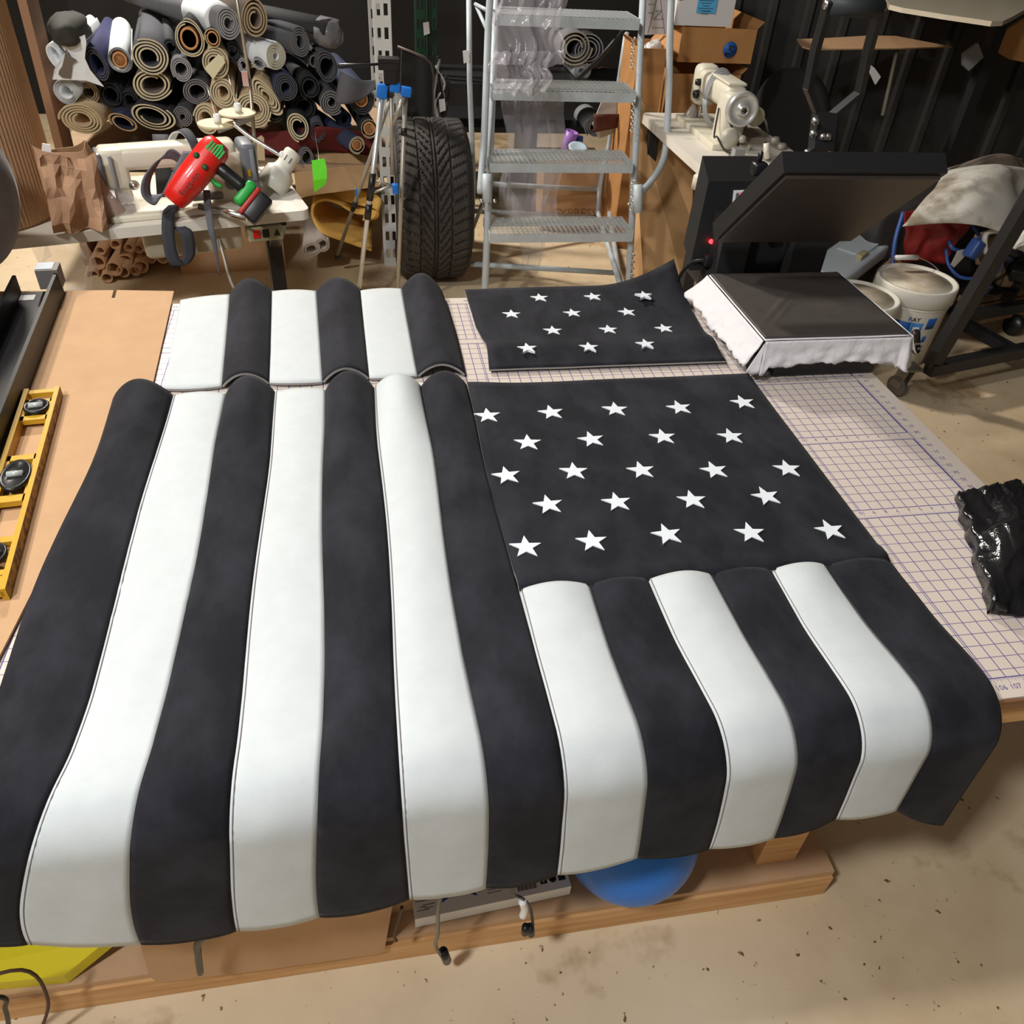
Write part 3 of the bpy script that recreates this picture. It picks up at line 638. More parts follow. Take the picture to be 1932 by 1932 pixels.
# x, y, rx, ry (pixels), rotation deg, outer colour, edge colour, turns, inner radius fraction, core?, yaw deg, label
RO = [
 (123,173,22,22,0,WH,LG,3.2,.5,0,0,'tight white roll at the left end of the pile, over the beige one','white'),
 (166,175,19,20,0,BRN,TAN,3,.45,0,2,'brown roll pressed behind the white roll near the side panel',''),
 (153,226,38,27,-5,BEI,CREAM,4.2,.35,0,0,'wide beige roll lowest at the left, loose outer wrap',''),
 (103,106,13,24,15,WH,WH,1.6,.6,0,0,'thin white loop of sheet topmost beside the side panel',''),
 (184,122,17,31,14,BLU,SL,3,.55,0,6,'blue oval roll with dark inside beside the torn white sheet',''),
 (226,113,21,22,0,WH,GREY,2.2,.75,1,10,'white-faced roll on a bare cardboard tube right of the blue roll',''),
 (282,108,34,31,-12,SL,CREAM,3.4,.42,0,8,'big slate grey roll with a cream rim high in the pile',''),
 (287,160,36,27,8,BRN,CREAM,2.8,.5,0,4,'taupe roll with a cream lip right under the big slate roll',''),
 (357,73,27,32,0,BK,CREAM,2,.75,1,0,'black roll with cream lines around an orange cardboard tube',''),
 (401,72,14,16,0,BK,TAN,1.1,.9,1,0,'small bare tube wrapped in black next to the cream-lined roll',''),
 (343,132,19,22,0,GREY,LG,3,.5,0,12,'grey roll under the black tube roll with a pale flap',''),
 (373,173,26,22,-5,DG,GREY,3,.5,0,6,'squashed charcoal roll in the middle of the pile',''),
 (406,119,25,27,0,TAN,CREAM,3.4,.4,0,5,'beige roll carrying the cream paper tag',''),
 (431,43,25,28,0,GREY,LG,4,.32,0,32,'light grey roll at the top lying aslant under a white wrap',''),
 (481,36,27,34,-8,BRN,TAN,3.4,.34,0,30,'tan-ended brown roll at the very top of the pile',''),
 (421,176,24,28,0,BEI,CREAM,3.6,.35,0,4,'beige spiral roll just above the thread stand discs',''),
 (287,220,40,23,-14,BK,CREAM,2.6,.5,0,0,'flattened black roll with bold cream edges at the bottom',''),
 (345,221,18,19,0,DG,GREY,4,.25,0,0,'tight dark grey spiral low beside the tan roll',''),
 (389,226,22,28,0,BEI,CREAM,2.6,.5,0,0,'tan roll behind the spring of the sewing machine',''),
 (233,232,26,15,-22,NAVY,TAN,1.6,.6,0,0,'crushed navy roll between beige roll and cream-edged roll',''),
 (520,106,22,24,10,WH,CREAM,4,.25,0,38,'white roll with cream spiral end lying aslant behind the lamp pole',''),
 (566,80,21,26,6,SL,GREY,4,.36,0,32,'slate blue spiral roll right of the white aslant roll',''),
 (630,64,23,25,0,BK,BK,2,.7,0,45,'long black roll aslant with its end wrapped in clear film','film'),
 (540,166,22,25,4,NAVY,SL,4,.34,0,10,'navy spiral roll in the middle right of the pile',''),
 (503,182,17,38,34,TAN,CREAM,4,.25,0,0,'long flattened cream roll leaning beside the pole',''),
 (478,207,32,31,0,TAN,CREAM,4,.42,0,0,'large loose beige roll behind the thread stand pole',''),
 (617,127,20,27,6,DG,SL,2.2,.62,0,10,'hollow black roll under the film-wrapped roll',''),
 (625,194,21,22,0,DG,GREY,3.6,.30,0,6,'charcoal roll with grey spiral end above the navy one',''),
 (682,188,24,26,0,NAVY,DG,2.6,.60,1,10,'dark roll with orange core beside the tripod head',''),
 (697,243,16,17,0,BK,CREAM,1.4,.85,1,8,'small black roll on a pale tube left of the tripod leg',''),
 (600,248,15,19,0,SL,DG,2,.6,0,6,'folded slate roll hanging low with a wire below it',''),
 (674,274,16,16,20,NAVY,CREAM,1.8,.75,1,22,'long navy roll on orange core pointing down to the tripod',''),
 (563,240,20,26,12,BK,CREAM,2.6,.5,0,4,'black roll with bright cream curls right of the lamp arm',''),
 (578,298,15,20,0,DG,GREY,2.6,.5,0,10,'dark grey roll lowest of all, beside the lime tag',''),
 (459,124,10,15,0,SL,LG,2.6,.4,0,0,'tiny slate roll just behind the pole clamp',''),
 (489,121,12,9,-20,GREY,LG,1.3,.7,0,0,'small grey teardrop loop of sheet near the pole',''),
 (593,115,10,12,0,SL,GREY,1.5,.6,0,20,'narrow dark loop wedged between white and slate rolls',''),
 (652,225,14,15,0,NAVY,NAVY,2,.5,0,16,'plain navy roll body wedged under the charcoal spiral',''),
 (322,90,14,18,0,DG,DG,2,.5,0,10,'plain dark roll wedged between slate and black rolls',''),
 (518,214,16,17,0,BK,DG,2,.5,0,10,'dark roll filling the gap left of the cream curls',''),
 (440,100,15,18,0,DG,DG,2,.5,0,10,'dark roll wedged behind the paper tag roll',''),
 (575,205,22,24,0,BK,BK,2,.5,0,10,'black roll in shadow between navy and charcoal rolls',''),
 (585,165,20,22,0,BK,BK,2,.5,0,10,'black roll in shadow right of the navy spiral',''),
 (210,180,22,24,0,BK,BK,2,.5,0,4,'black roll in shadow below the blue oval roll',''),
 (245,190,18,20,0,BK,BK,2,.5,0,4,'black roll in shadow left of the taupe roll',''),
]
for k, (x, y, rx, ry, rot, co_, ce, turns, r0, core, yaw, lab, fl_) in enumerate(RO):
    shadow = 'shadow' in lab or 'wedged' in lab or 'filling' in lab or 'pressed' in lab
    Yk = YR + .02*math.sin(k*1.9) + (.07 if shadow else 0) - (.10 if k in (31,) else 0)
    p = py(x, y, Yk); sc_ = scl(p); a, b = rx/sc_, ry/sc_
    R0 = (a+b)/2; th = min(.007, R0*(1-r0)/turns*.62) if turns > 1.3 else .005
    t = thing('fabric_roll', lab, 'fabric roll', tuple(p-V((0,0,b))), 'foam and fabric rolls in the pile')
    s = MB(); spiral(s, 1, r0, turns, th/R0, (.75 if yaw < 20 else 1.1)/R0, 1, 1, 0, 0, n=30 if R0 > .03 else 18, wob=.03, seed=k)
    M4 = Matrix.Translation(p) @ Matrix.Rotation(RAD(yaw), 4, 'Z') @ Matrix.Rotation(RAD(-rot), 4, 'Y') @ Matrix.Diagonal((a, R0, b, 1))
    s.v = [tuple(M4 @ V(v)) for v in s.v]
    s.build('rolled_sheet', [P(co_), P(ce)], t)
    if core:
        rr = (r0-.05 if r0 > .7 else r0)*.86
        c = MB().lathe([(rr*.78,.02),(rr*.78,-.01),(rr,-.01),(rr,.02),(rr,.6/R0),(rr*.78,.6/R0),(rr*.78,.02)], (0,0,0), (0,1,0), 24)
        c.v = [tuple(M4 @ V(v)) for v in c.v]; c.build('cardboard_core', mat('orange_core', (.62,.30,.12), .8), t)
    if fl_ == 'film':
        c = MB().lathe([(0,-.35),(.5,-.32),(.98,-.05),(1.06,.6),(1.05,1.2)], (0,0,0), (0,1,0), 20); c.v = [tuple(M4 @ V(v) + V((.01*nz(v,3),.01*nz(v,3,4),.01*nz(v,3,7)))) for v in c.v]; c.build('film_wrap', M_film, t)
    if 'aslant under a white wrap' in lab:
        c = MB().lathe([(1.08,1.2),(1.12,1.6),(1.12,5),(1.06,5.4)], (0,0,0), (0,1,0), 20); c.v = [tuple(M4 @ V(v) + V((.006*nz(v,1),0,.006*nz(v,1,4)))) for v in c.v]; c.build('white_wrap', P(WH), t)
    if 'white roll with cream' in lab or 'bare cardboard tube right' in lab: pass
    if 'paper tag' in lab and 'carrying' in lab:
        c = MB(); n0 = V((0,-.012,0)); c.prism([py(386,128,Yk-.02), py(402,150,Yk-.02), py(425,118,Yk-.02), py(421,107,Yk-.02), py(412,102,Yk-.02)], (0,.001,0)); c.build('paper_tag', M_tag, t)
# torn white sheet hanging over the left rolls
s = MB(); Yt = YR-.03
out = [(108,66),(118,78),(126,88),(136,74),(160,66),(163,80),(160,110),(170,132),(196,164),(180,158),(163,152),(112,150),(99,150),(102,132),(112,112),(124,98),(110,80)]
s.prism([py(x, y, Yt-.01*math.sin(x*.2)) for x, y in out], (0,.004,0))
hole = [(124,92),(132,106),(145,114),(135,120),(133,148),(116,146),(110,140),(112,132),(117,126),(121,110)]
so = s.build('torn_sheet', P(WH)); tag(so, 'torn white foam offcut with a jagged dark hole hanging on the left rolls', 'sheet')
MB().prism([py(x, y, Yt-.016) for x, y in hole], (0,.003,0)).build('dark_patch', P(BRN), so)
cr_ = crumple('dark_bundle', py(131,54,2.15), .07, P((.035,.035,.03)), 'dark olive bundle resting on the torn white offcut', 'bundle', 9, .2, 3, (1.1,2,.9))
# grey cloth over the roll near the tripod
s = MB(); s.sheet(lambda u, v: py(642+u*75-v*10, 134+18*math.sin(u*2.4)+v*(22+40*(1-u)), 2.05-.02*math.sin(u*6)), 14, 8, .004)
tag(s.build('cloth_offcut', P((.10,.10,.115))), 'grey suede offcut spread over the dark roll beside the tripod head', 'cloth')
# red cloth and cardboard under the pile, wire and lime tag
s = MB(); s.sheet(lambda u, v: py(470+u*250, 243+5*math.sin(u*9)+v*45, 2.14+.03*math.sin(u*8+v*2)+.02*v), 30, 8, .004)
tag(s.build('red_cloth', P((.10,.008,.008))), 'dark red cloth bunched under the right end of the roll pile', 'cloth')
s = MB(); s.prism([py(548,262,2.3), py(700,258,2.3), py(716,352,1.95), py(560,372,1.95)], (0,.01,0)); tag(s.build('cardboard_piece', mat('plain_tan_card', (.46,.29,.14), .85)), 'tan cardboard piece behind the yellow foam and the lime tag', 'cardboard')  # one even tan, slightly deeper than the kraft cardboard
s = MB()
lt = thing('hanging_tag', 'folded lime green paper tag hanging on a wire beside the lamp', 'tag', tuple(py(603,340,1.6)))
MB().prism([py(588,303,1.62), py(612,299,1.62), py(616,315,1.61), py(617,336,1.60), py(591,341,1.60)], (0,.001,0)).prism([py(591,341,1.60), py(617,336,1.60), py(614,348,1.61), py(593,363,1.62)], (0,.001,0)).build('tag_card', M_lime, lt)
MB().tube(smoothpts([py(595,250,1.95), py(597,270,1.8), py(600,285,1.7), py(602,304,1.62)],4), .0015, 6).build('wire', M_steel, lt)
kt = MB(); kt.prism([py(482,262,1.9), py(493,255,1.9), py(498,260,1.9), py(500,303,1.88), py(486,302,1.88)], (0,.001,0)); tag(kt.build('paper_tag', mat('kraft_tag', (.48,.38,.24), .8)), 'kraft paper tag standing behind the sewing machine motor cover', 'tag')
# cardboard tubes on the floor under the table
TB = [(184,496,14,14),(189,474,9,9),(215,508,14,15),(175,520,11,11),(202,525,11,9),(237,492,13,12),(232,513,11,12),(255,512,10,10),(266,504,13,13),(283,472,10,11),(284,488,10,9),(306,487,11,11),(262,470,9,8),(304,465,9,8),(218,462,10,9),(243,468,9,8)]
for k, (x, y, rx, ry) in enumerate(TB):
    Yk = 1.92 + .04*math.sin(k*2.7); p = py(x, y, Yk); r_ = (rx+ry)/2/scl(p)
    c = MB().lathe([(r_*.80,.5),(r_*.80,0),(r_,0),(r_,.5),(r_*.80,.5)], p, V((.12*math.sin(k*1.3),1,.05)), 22)
    tag(c.build('cardboard_tube', mat('tube_card', (.50,.30,.17), .8, var=.1)), 'bare brown cardboard tube in the heap on the floor under the left sewing table', 'cardboard tube', 'cardboard tubes under the sewing table')
b = MB().box(py(430,462,2.0)+V((0,.12,-.02)), (.50,.24,.26), (0,0,.1)); tag(b.build('cardboard_box', M_card), 'brown cardboard box on the floor below the left sewing machine', 'box')
# yellow foam sheets
s = MB()
def yf1(u, v):
    a = -2.2+u*4.6; x = .165*math.cos(a)*1.15; z = .11*math.sin(a)+.125
    if a < -.9: pass
    return V((-.36+x, 2.02+v*.40+.05*math.cos(a), z))
ys = thing('foam_sheet', 'yellow foam sheet curled into an open loop on the floor behind the tripod', 'foam sheet', (-.36,2.1,0))
path = [py(700,474,1.98), py(655,458,1.98), py(608,440,1.98), py(588,410,2.0), py(590,385,2.0), py(612,375,2.02), py(640,382,2.04), py(668,398,2.04), py(700,402,2.0)]
s = MB(); Pp = smoothpts(path, 5); n_ = len(Pp)-1
s.sheet(lambda u, v: Pp[round(u*n_)]+V((.02*v,.34*v,.02*v)), n_, 5, .012); s.build('outer_curl', M_yfoam, ys)
path = [py(562,352,2.15), py(600,340,2.15), py(650,348,2.12), py(690,360,2.08), py(716,372,2.02), py(712,392,2.02), py(690,396,2.02)]
s = MB(); Pp2 = smoothpts(path, 5); n2 = len(Pp2)-1
s.sheet(lambda u, v: Pp2[round(u*n2)]+V((-.02*v,-.03*v,-.055*v-.015*math.sin(u*5)*v)), n2, 5, .012); s.build('folded_layer', M_yfoam, ys)
for k, (x, y, rx, ry) in enumerate([(588,470,19,13),(607,462,14,14)]):
    p = py(x, y, 1.95); sc_ = scl(p); a, b = rx/sc_, ry/sc_; R0 = (a+b)/2
    s = MB(); spiral(s, 1, .55, 1.9, .16, .5/R0, n=24, seed=k); M4 = Matrix.Translation(p) @ Matrix.Rotation(RAD(-20), 4, 'Y') @ Matrix.Diagonal((a, R0, b, 1)); s.v = [tuple(M4 @ V(v)) for v in s.v]
    tag(s.build('felt_roll', P((.50,.44,.40))), ('flattened pale felt roll on the floor next to the table leg','smaller pale felt roll lying behind the flattened one')[k], 'felt roll')
# dark shelves filling the back of the shed
bx = MB().box((-.95,3.6,.75), (1.7,.04,1.5)); tag(bx.build('back_board', M_darkwall), 'dark board closing the back of the roll pile', 'board')
# ---------------- tripod ----------------
tp = thing('tripod', 'silver camera tripod with blue joints and a black head beside the tyre', 'tripod', (-.15,1.55,0))
M_alu = mat('silver_aluminium', (.62,.64,.66), .35, .6); M_alud = mat('dull_aluminium', (.38,.36,.31), .45, .5)
ty = 1.45
apex = py(736,185,ty)
MB().box(py(731,122,ty), (.07,.05,.03)).box(py(733,112,ty), (.08,.06,.012)).box(py(735,140,ty), (.045,.045,.06)).tube([py(733,150,ty), py(738,182,ty)], .014, 12).build('head', M_blkp, tp)
MB().tube([py(722,120,ty), py(700,122,ty), py(640,125,ty-.1)], [.005,.005,.009], 8).build('pan_handle', M_blkp, tp)
MB().tube([py(738,170,ty), py(740,330,ty)], .008, 10).build('centre_column', M_alud, tp)
bj = MB(); 
for x, y in ((721,172),(766,173),(745,165)): bj.rbox(py(x,y,ty), (.042,.035,.05 if x == 721 else .034), .006, (0,.15,0))
bj.build('blue_collar', M_blue, tp)
def leg(a, b, r, m, knee=None):
    o = MB().tube([a, b], r, 12).build('leg', m, tp)
    if knee:
        for (t0, t1) in knee: MB().tube([a+(b-a)*t0, a+(b-a)*t1], r*1.35, 12).build('leg_lock', M_blkp, o)
    MB().tube([b, b+(b-a).normalized()*.03], r*1.3, 10).build('rubber_foot', M_blkp, o)
f1 = pz(664,640,.02)
d1 = py(688,335,ty-.05)
leg(py(721,185,ty), py(677,545,ty+.0), .0105, M_alu, ((.36,.50),(.52,.60)))
leg(py(735,190,ty), py(637,480,1.95), .0085, M_alud, ((.60,.66),))
leg(py(765,182,ty+.02), py(640,460,1.6)*0+py(748,600,1.5), .0095, M_alud, ((.12,.15),))
MB().tube([py(762,182,ty), py(741,235,ty)], .009, 10).build('upper_strut', M_alud, tp)
for yy in (338,365): MB().tube([py(742,350,ty), py(700,yy,ty)], .005, 8).build('spreader', M_alud, tp)
MB().rbox(py(746,356,ty), (.025,.03,.04), .004).rbox(py(672,362,ty+.05), (.008,.02,.03), .003).build('spreader_joint', M_blue, tp)
# ---------------- tyre ----------------
TC = V((.076,1.96,.366)); TRr = .366; TW = .33
def tyre():
    s = MB(); NA = 300; na = 46; vs = []
    xs = [-1+2*j/na for j in range(na+1)]
    for i in range(NA):
        a = 2*PI*i/NA
        for x in xs:
            ax = abs(x); r = TRr*(1-.012*ax**2-.09*max(0,(ax-.84)/.16)**2)
            g_ = 0
            if ax < .88:
                gx_ = min(abs(ax-.045)*9, 1)
                if abs(ax-.055) < .028 or abs(ax-.42) < .026: g_ = .010
                else:
                    ph = (a*46/(2*PI)*1.0 + ax*5.2 if ax < .40 else a*46/(2*PI) + .40*5.2+(ax-.4)*1.6) % 1
                    if .06 < ax and ph < .24: g_ = .008
                    if ax > .42 and ph < .2: g_ = .009
            elif ax < .97:
                ph = (a*46/(2*PI)+.4*5.2+.48*1.6) % 1
                g_ = .006 if ph < .25 else 0
            r -= g_
            vs.append((TC.x+x*TW/2, TC.y+math.cos(a)*r, TC.z+math.sin(a)*r))
        # sidewall inner ring
    w = na+1; fs = [(i*w+j, i*w+j+1, ((i+1) % NA)*w+j+1, ((i+1) % NA)*w+j) for i in range(NA) for j in range(na)]
    s.add(vs, fs, 0, False)
    for sg in (-1, 1):
        s.lathe([(TRr*.905,TW/2), (TRr*.82,TW/2+.012), (TRr*.68,TW/2+.008), (TRr*.60,TW/2-.02), (TRr*.60,TW/2-.05)], TC, (sg,0,0), 64)
    return s
tr = thing('tyre', 'upright wide black tyre with chevron tread between tripod and ladder', 'tyre', (.092,1.96,0))
tyre().build('tread', M_rubber, tr)
MB().lathe([(TRr*.6,-TW/2+.05),(TRr*.56,-.03),(TRr*.56,.03),(TRr*.6,TW/2-.05)], TC, (1,0,0), 40).build('wheel_rim', mat('dark_wheel_rim', (.05,.05,.05), .4, .6), tr)
# black radiator-like panel behind the tyre with wires
rp_ = thing('black_panel', 'black padded panel with rounded corner standing behind the tyre', 'panel', (.1,2.45,0))
Y2 = 2.45
pts = [py(758,92,Y2), py(800,112,Y2), py(812,122,Y2), py(816,140,Y2), py(815,300,Y2), py(752,300,Y2)]
MB().prism(pts, (0,.05,0)).build('pad', mat('black_padding', (.022,.020,.018), .8), rp_)
MB().tube([py(750,88,Y2-.01), py(800,108,Y2-.01), py(813,120,Y2-.01), py(818,142,Y2-.01), py(816,300,Y2-.01)], .007, 8).build('rim', mat('brown_edge_trim', (.10,.075,.06), .5), rp_)
wr_ = MB()
for k in range(9): 
    x0 = 822+2.8*k
    wr_.tube(smoothpts([py(x0-6+8*math.sin(k), 100+6*k, Y2-.01), py(x0+6*math.sin(k*2), 140+5*k, Y2-.01), py(x0-5+9*math.cos(k), 180+3*k, Y2-.01), py(x0-4, 225+2*k, Y2-.01)], 5), .0035+.002*(k % 3), 6, mi=(0,0,1,0,2,0,1,0,0)[k])
tag(wr_.build('wire_loom', [M_blkp, mat('grey_wire', (.30,.28,.26), .6), mat('pale_wire', (.60,.58,.55), .5)]), 'tangle of black and pale wires hanging right of the black panel', 'wires')
for k, (x, y, Yt_) in enumerate(((833,200,2.425),(878,108,2.435),(803,55,2.905))):
    s = MB(); s.prism([py(x-5,y-12,Yt_), py(x+6,y-14,Yt_), py(x+8,y+8,Yt_), py(x-3,y+12,Yt_)], (0,.002,0)); tag(s.build('paper_tag', M_whitep), ('small white tag in the wires above the tyre','small white tag at the right end of the wires','small white tag hanging on the green upright')[k], 'tag')
# ---------------- rolling ladder ----------------
ld_ = thing('rolling_ladder', 'grey tubular steel rolling ladder with perforated steps right of the tyre', 'ladder', (.66,1.8,0))
def lx(y): return .0
SY = [1.50,1.66,1.82,1.98,2.14]
steps = [(925,435,1192,462), (925,304,1192,330), (928,170,1198,194), (935,30,1205,55)]
FR = .017
def rail(pts, nm='post', r=FR, m=M_steelg): return MB().tube(pts, r, 14).build(nm, m, ld_)
def lp_(x, y, Y): return py(x, y, Y)
# front posts (slanting back as they rise)
A1 = py(916,520,1.47); A2 = py(936,0,2.12); dA = (A2-A1); A0 = A1-dA*(A1.z/dA.z)
rail([A0, A2+dA*.25], 'front_post', .016)
B1 = py(1187,520,1.47); B2 = py(1213,0,2.12); dB = (B2-B1); B0 = B1-dB*(B1.z/dB.z)
rail([B0, B2+dB*.25], 'front_post', .016)
def onrail(P0, D, Y): return P0+D*((Y-P0.y)/D.y)
for k, (xl, yl, xr, yr) in enumerate(steps):
    Ys = 1.50+.155*k
    a = py(xl, yl, Ys); b = py(xr, yr, Ys); zc = (a.z+b.z)/2; a = V((a.x, Ys, zc)); b = V((b.x, Ys, zc))
    so = MB().box(((a.x+b.x)/2, Ys, zc+.0), (b.x-a.x, .004, .040)).box(((a.x+b.x)/2, Ys+.20, zc), (b.x-a.x, .004, .036)).box((a.x, Ys+.10, zc), (.004,.20,.036)).box((b.x, Ys+.10, zc), (.004,.20,.036))
    o = so.build('step', M_steelg, ld_)
    t = MB(); n_ = 30; w_ = (b.x-a.x)
    for i in range(n_+1):
        x = a.x+w_*i/n_; t.bar((x, Ys, zc+.021), (x, Ys+.20, zc+.021), .004, .004)
    for j in range(11):
        y = Ys+.20*j/10; zz = zc+.024
        pts = [V((a.x+w_*i/60, y+(.0045 if i % 2 else -.0045), zz)) for i in range(61)]
        t.tube(pts, .0019, 4, cap=False)
    t.build('step_grating', mat('bright_grating', (.60,.63,.64), .35, .3), o)
# rear legs, base and cross bars
rr1 = [py(1182,60,2.6), py(1150,270,2.55), py(1135,330,2.5), py(1128,400,2.45)]
rail(smoothpts(rr1,4)+[py(1165,520,1.62), py(1172,545,1.5)], 'rear_post', .014)
rail([py(885,0,2.5), py(886,150,2.45), py(893,330,2.4), py(888,560,2.3)], 'rear_post', .014)
rail([py(920,190,1.9)*1, py(905,370,1.6)], 'side_brace', .013) if False else None
MB().tube([py(905,346,2.3), py(1130,358,2.5)], .013, 12).build('cross_bar', M_steelg, ld_)
MB().tube([py(895,398,2.2), py(1128,410,2.45)], .013, 12).build('cross_bar', M_steelg, ld_)
MB().tube([py(888,498,1.75), py(1160,515,1.75)], .013, 12).build('base_bar', M_steelg, ld_)
MB().tube([py(1150,402,2.3), py(1168,520,1.65), py(1176,560,1.5)], .013, 12).build('base_bar', M_steelg, ld_)
MB().tube([py(925,345,1.6), py(893,430,2.2)], .010, 10).tube([py(920,20,2.1), py(897,8,2.3)], .009, 8).tube([py(918,55,2.05), py(899,12,2.3)], .009, 8).build('side_brace', M_steelg, ld_)
# handrails
hr = smoothpts([py(1268,-30,1.95), py(1264,70,1.9), py(1262,170,1.85), py(1257,270,1.75), py(1248,310,1.7), py(1228,342,1.63), py(1206,366,1.57)], 5)
MB().tube(hr, .0155, 14).build('handrail', M_steelg, ld_)
hl_ = smoothpts([py(926,-30,1.95), py(921,60,1.9), py(917,170,1.8), py(913,270,1.7), py(909,320,1.62), py(906,365,1.56)], 5)
MB().tube(hl_, .0155, 14).build('handrail', M_steelg, ld_)
for (x, y, Y) in ((919,350,1.58),(1204,370,1.57)):
    MB().tube([py(x,y-22,Y), py(x,y+32,Y-.04)], .021, 14).build('post_sleeve', M_steelg, ld_)
for (x, y, Y) in ((933,378,1.52),(1186,384,1.52),(908,378,1.52)): MB().lathe([(0,0),(.008,0),(.008,.012),(0,.014)], py(x,y,Y), (0,-1,0), 8).build('bolt', M_steel, ld_)
MB().tube([py(1180,54,2.1), py(1130,112,2.2), py(1080,160,2.3)], .010, 10).build('diagonal_strut', M_blkm, ld_)
rt = MB(); pr_ = []
for k in range(40):      # coil spring beside the right post
    pass
for y0 in (70, 190, 340, 470):
    a = py(1196,y0,1.93-y0/1000); b = py(1192,y0+62,1.88-y0/1000); pts = []
    for k in range(61): t = k/60; th_ = t*10*PI; pts.append(a+(b-a)*t+V((math.cos(th_)*.007, math.sin(th_)*.007, 0)))
    MB().tube(pts, .0028, 5).build('spring', M_steel, ld_)
# clear film hanging over the ladder
cf = thing('plastic_film', 'bunched clear plastic film hanging down over the ladder steps', 'plastic film', tuple(py(990,300,1.45)))
def film(x0, x1, y0, y1, Y, seed, taper=1, amp=.03):
    def fn(u, v):
        xa = x0[0]*(1-v)+x0[1]*v; xb = x1[0]*(1-v)+x1[1]*v; y = y0+(y1-y0)*v
        p = py(xa+(xb-xa)*u + 6*math.sin(v*9+seed), y, Y+.06*(1-v))
        f_ = .5+.5*math.sin(u*PI); w_ = (nz((u*7, v*1.3, seed), 1)*amp+nz((u*15, v*2.2, seed+4), 1)*amp*.45)
        return p+V((w_*.4, -abs(w_)*1.3-.02*f_, w_*.2))
    return fn
MB().sheet(film((938,925),(1065,1060),-15,120,1.72,1,amp=.07), 26, 26, .0008).build('film_bunch', M_film, cf)
MB().sheet(film((930,928),(1045,1028),95,172,1.68,2,amp=.06), 24, 18, .0008).build('film_bunch', M_film, cf)
MB().sheet(film((985,990),(1022,1012),110,175,1.64,3,amp=.05), 12, 14, .0008).build('film_knot', M_film, cf)
MB().sheet(film((950,945),(1070,1052),170,420,1.95,4,amp=.05), 22, 40, .0008).build('film_tail', M_film, cf)
MB().sheet(film((945,985),(1045,1015),300,512,1.90,7,amp=.03), 22, 40, .0008).build('film_tail', M_film, cf)
# things behind the ladder
bk = thing('express_box', 'brown cardboard box lettered EXPRESS on its side, standing behind the ladder', 'box', tuple(py(1062,430,2.6)))
a = py(1020,440,2.5); 
bc = MB().box((a.x+.20, 2.75, .17), (.40,.45,.34)); bo = bc.build('box_body', M_card, bk)
t_ = MB(); text(t_, 'EXPRESS', (a.x+.20, 2.523, .10), (1,0,0), (0,0,1), .07, bold=True); t_.build('lettering', M_card_d, bo)
for k, (x, y, r_, c, lab) in enumerate(((1085,90,34,GREY,'large grey roll end seen behind the top ladder step'), (1098,135,17,WH,'white spiral roll behind the second ladder step'), (1110,95,30,DG,'dark roll resting behind the grey roll and ladder'), (1160,165,18,(.12,.03,.02),'brown red roll with white rim behind the right ladder post'), (1125,240,22,LG,'pale wrapped roll standing behind the ladder near the purple cup'))):
    p = py(x, y, 3.0+.02*k); R0 = r_/scl(p); s = MB(); spiral(s, R0, R0*.4, 3, .006, .30, 1, .9, n=22, seed=k); s.v = [tuple(V(v)+p) for v in s.v]; tag(s.build('fabric_roll', [P(c), P(LG if k else CREAM)]), lab, 'fabric roll')
p = py(1072,262,2.6)
MB_ = MB().lathe([(0,0),(.028,0),(.036,.115),(.032,.115),(.026,.01),(0,.01)], p-V((.01,0,.07)), (.25,-.1,1), 20); tag(MB_.build('purple_cup', mat('lilac_plastic', (.42,.20,.68), .4)), 'lilac plastic cup lying behind the third ladder step', 'cup')
MB_ = MB().lathe([(0,0),(.033,0),(.033,.07),(0,.07)], py(1088,272,2.62)-V((0,0,.03)), (0,0,1), 20); tag(MB_.build('blue_tin', mat('royal_blue_tin', (.02,.05,.30), .35)), 'small royal blue tin beside the lilac cup', 'tin')
MB_ = MB().lathe([(0,0),(.05,0),(.055,.015),(.04,.016),(.03,.01),(0,.01)], py(1090,282,2.5), (0,-.3,1), 20); tag(MB_.build('pale_dish', mat('pale_blue_dish', (.45,.58,.68), .4)), 'pale blue shallow dish in front of the blue tin', 'dish')
s = MB().prism([py(1118,235,2.5), py(1140,180,2.5), py(1165,190,2.5), py(1160,250,2.5), py(1130,262,2.5)], (0,.01,0)); tag(s.build('white_offcut', P((.5,.48,.44))), 'angular white offcut behind the lower right of the ladder', 'offcut')
s = MB().sheet(lambda u, v: py(1120+50*u, 215+35*v*(1-u*.3), 2.44-.02*math.sin(u*4)), 8, 5, .005); tag(s.build('brown_offcut', P((.10,.028,.02))), 'dark red brown offcut lying over the white offcut behind the ladder', 'offcut')
MB_ = MB().box((.75,3.05,.70), (1.3,.5,.02)).box((.75,3.05,.35), (.04,.5,.7)); tag(MB_.build('shelf_unit', M_blkm), 'dark shelf behind the ladder carrying rolls and cups', 'shelf')
# ---------------- heat press ----------------
hp = thing('heat_press', 'black clamshell heat press standing open at the back right of the table', 'heat press', (.84,-.2,.7405))
zb = .7405
MB().rbox((.838,-.13,zb+.03), (.275,.64,.058), .006).build('base', M_blkm, hp)
MB().box((.838,-.272,zb+.075), (.34,.33,.035)).build('lower_platen_support', M_blkm, hp)
lpn = MB().rbox((.838,-.277,zb+.098), (.372,.366,.018), .004).build('lower_platen', M_blkm, hp)
# rear pillar with opening
pl = MB(); pl.box((.71,-.03,.88), (.08,.10,.22)).box((.93,-.03,.88), (.10,.10,.22)).box((.815,-.0,.86), (.14,.04,.20)).box((.815,-.03,.78), (.15,.10,.06)); pl.build('pillar', M_blkmatt, hp)
MB().tube([(.80,-.06,.955), (.83,-.06,.955)], .012, 12).build('hinge_pin', M_steel, hp)
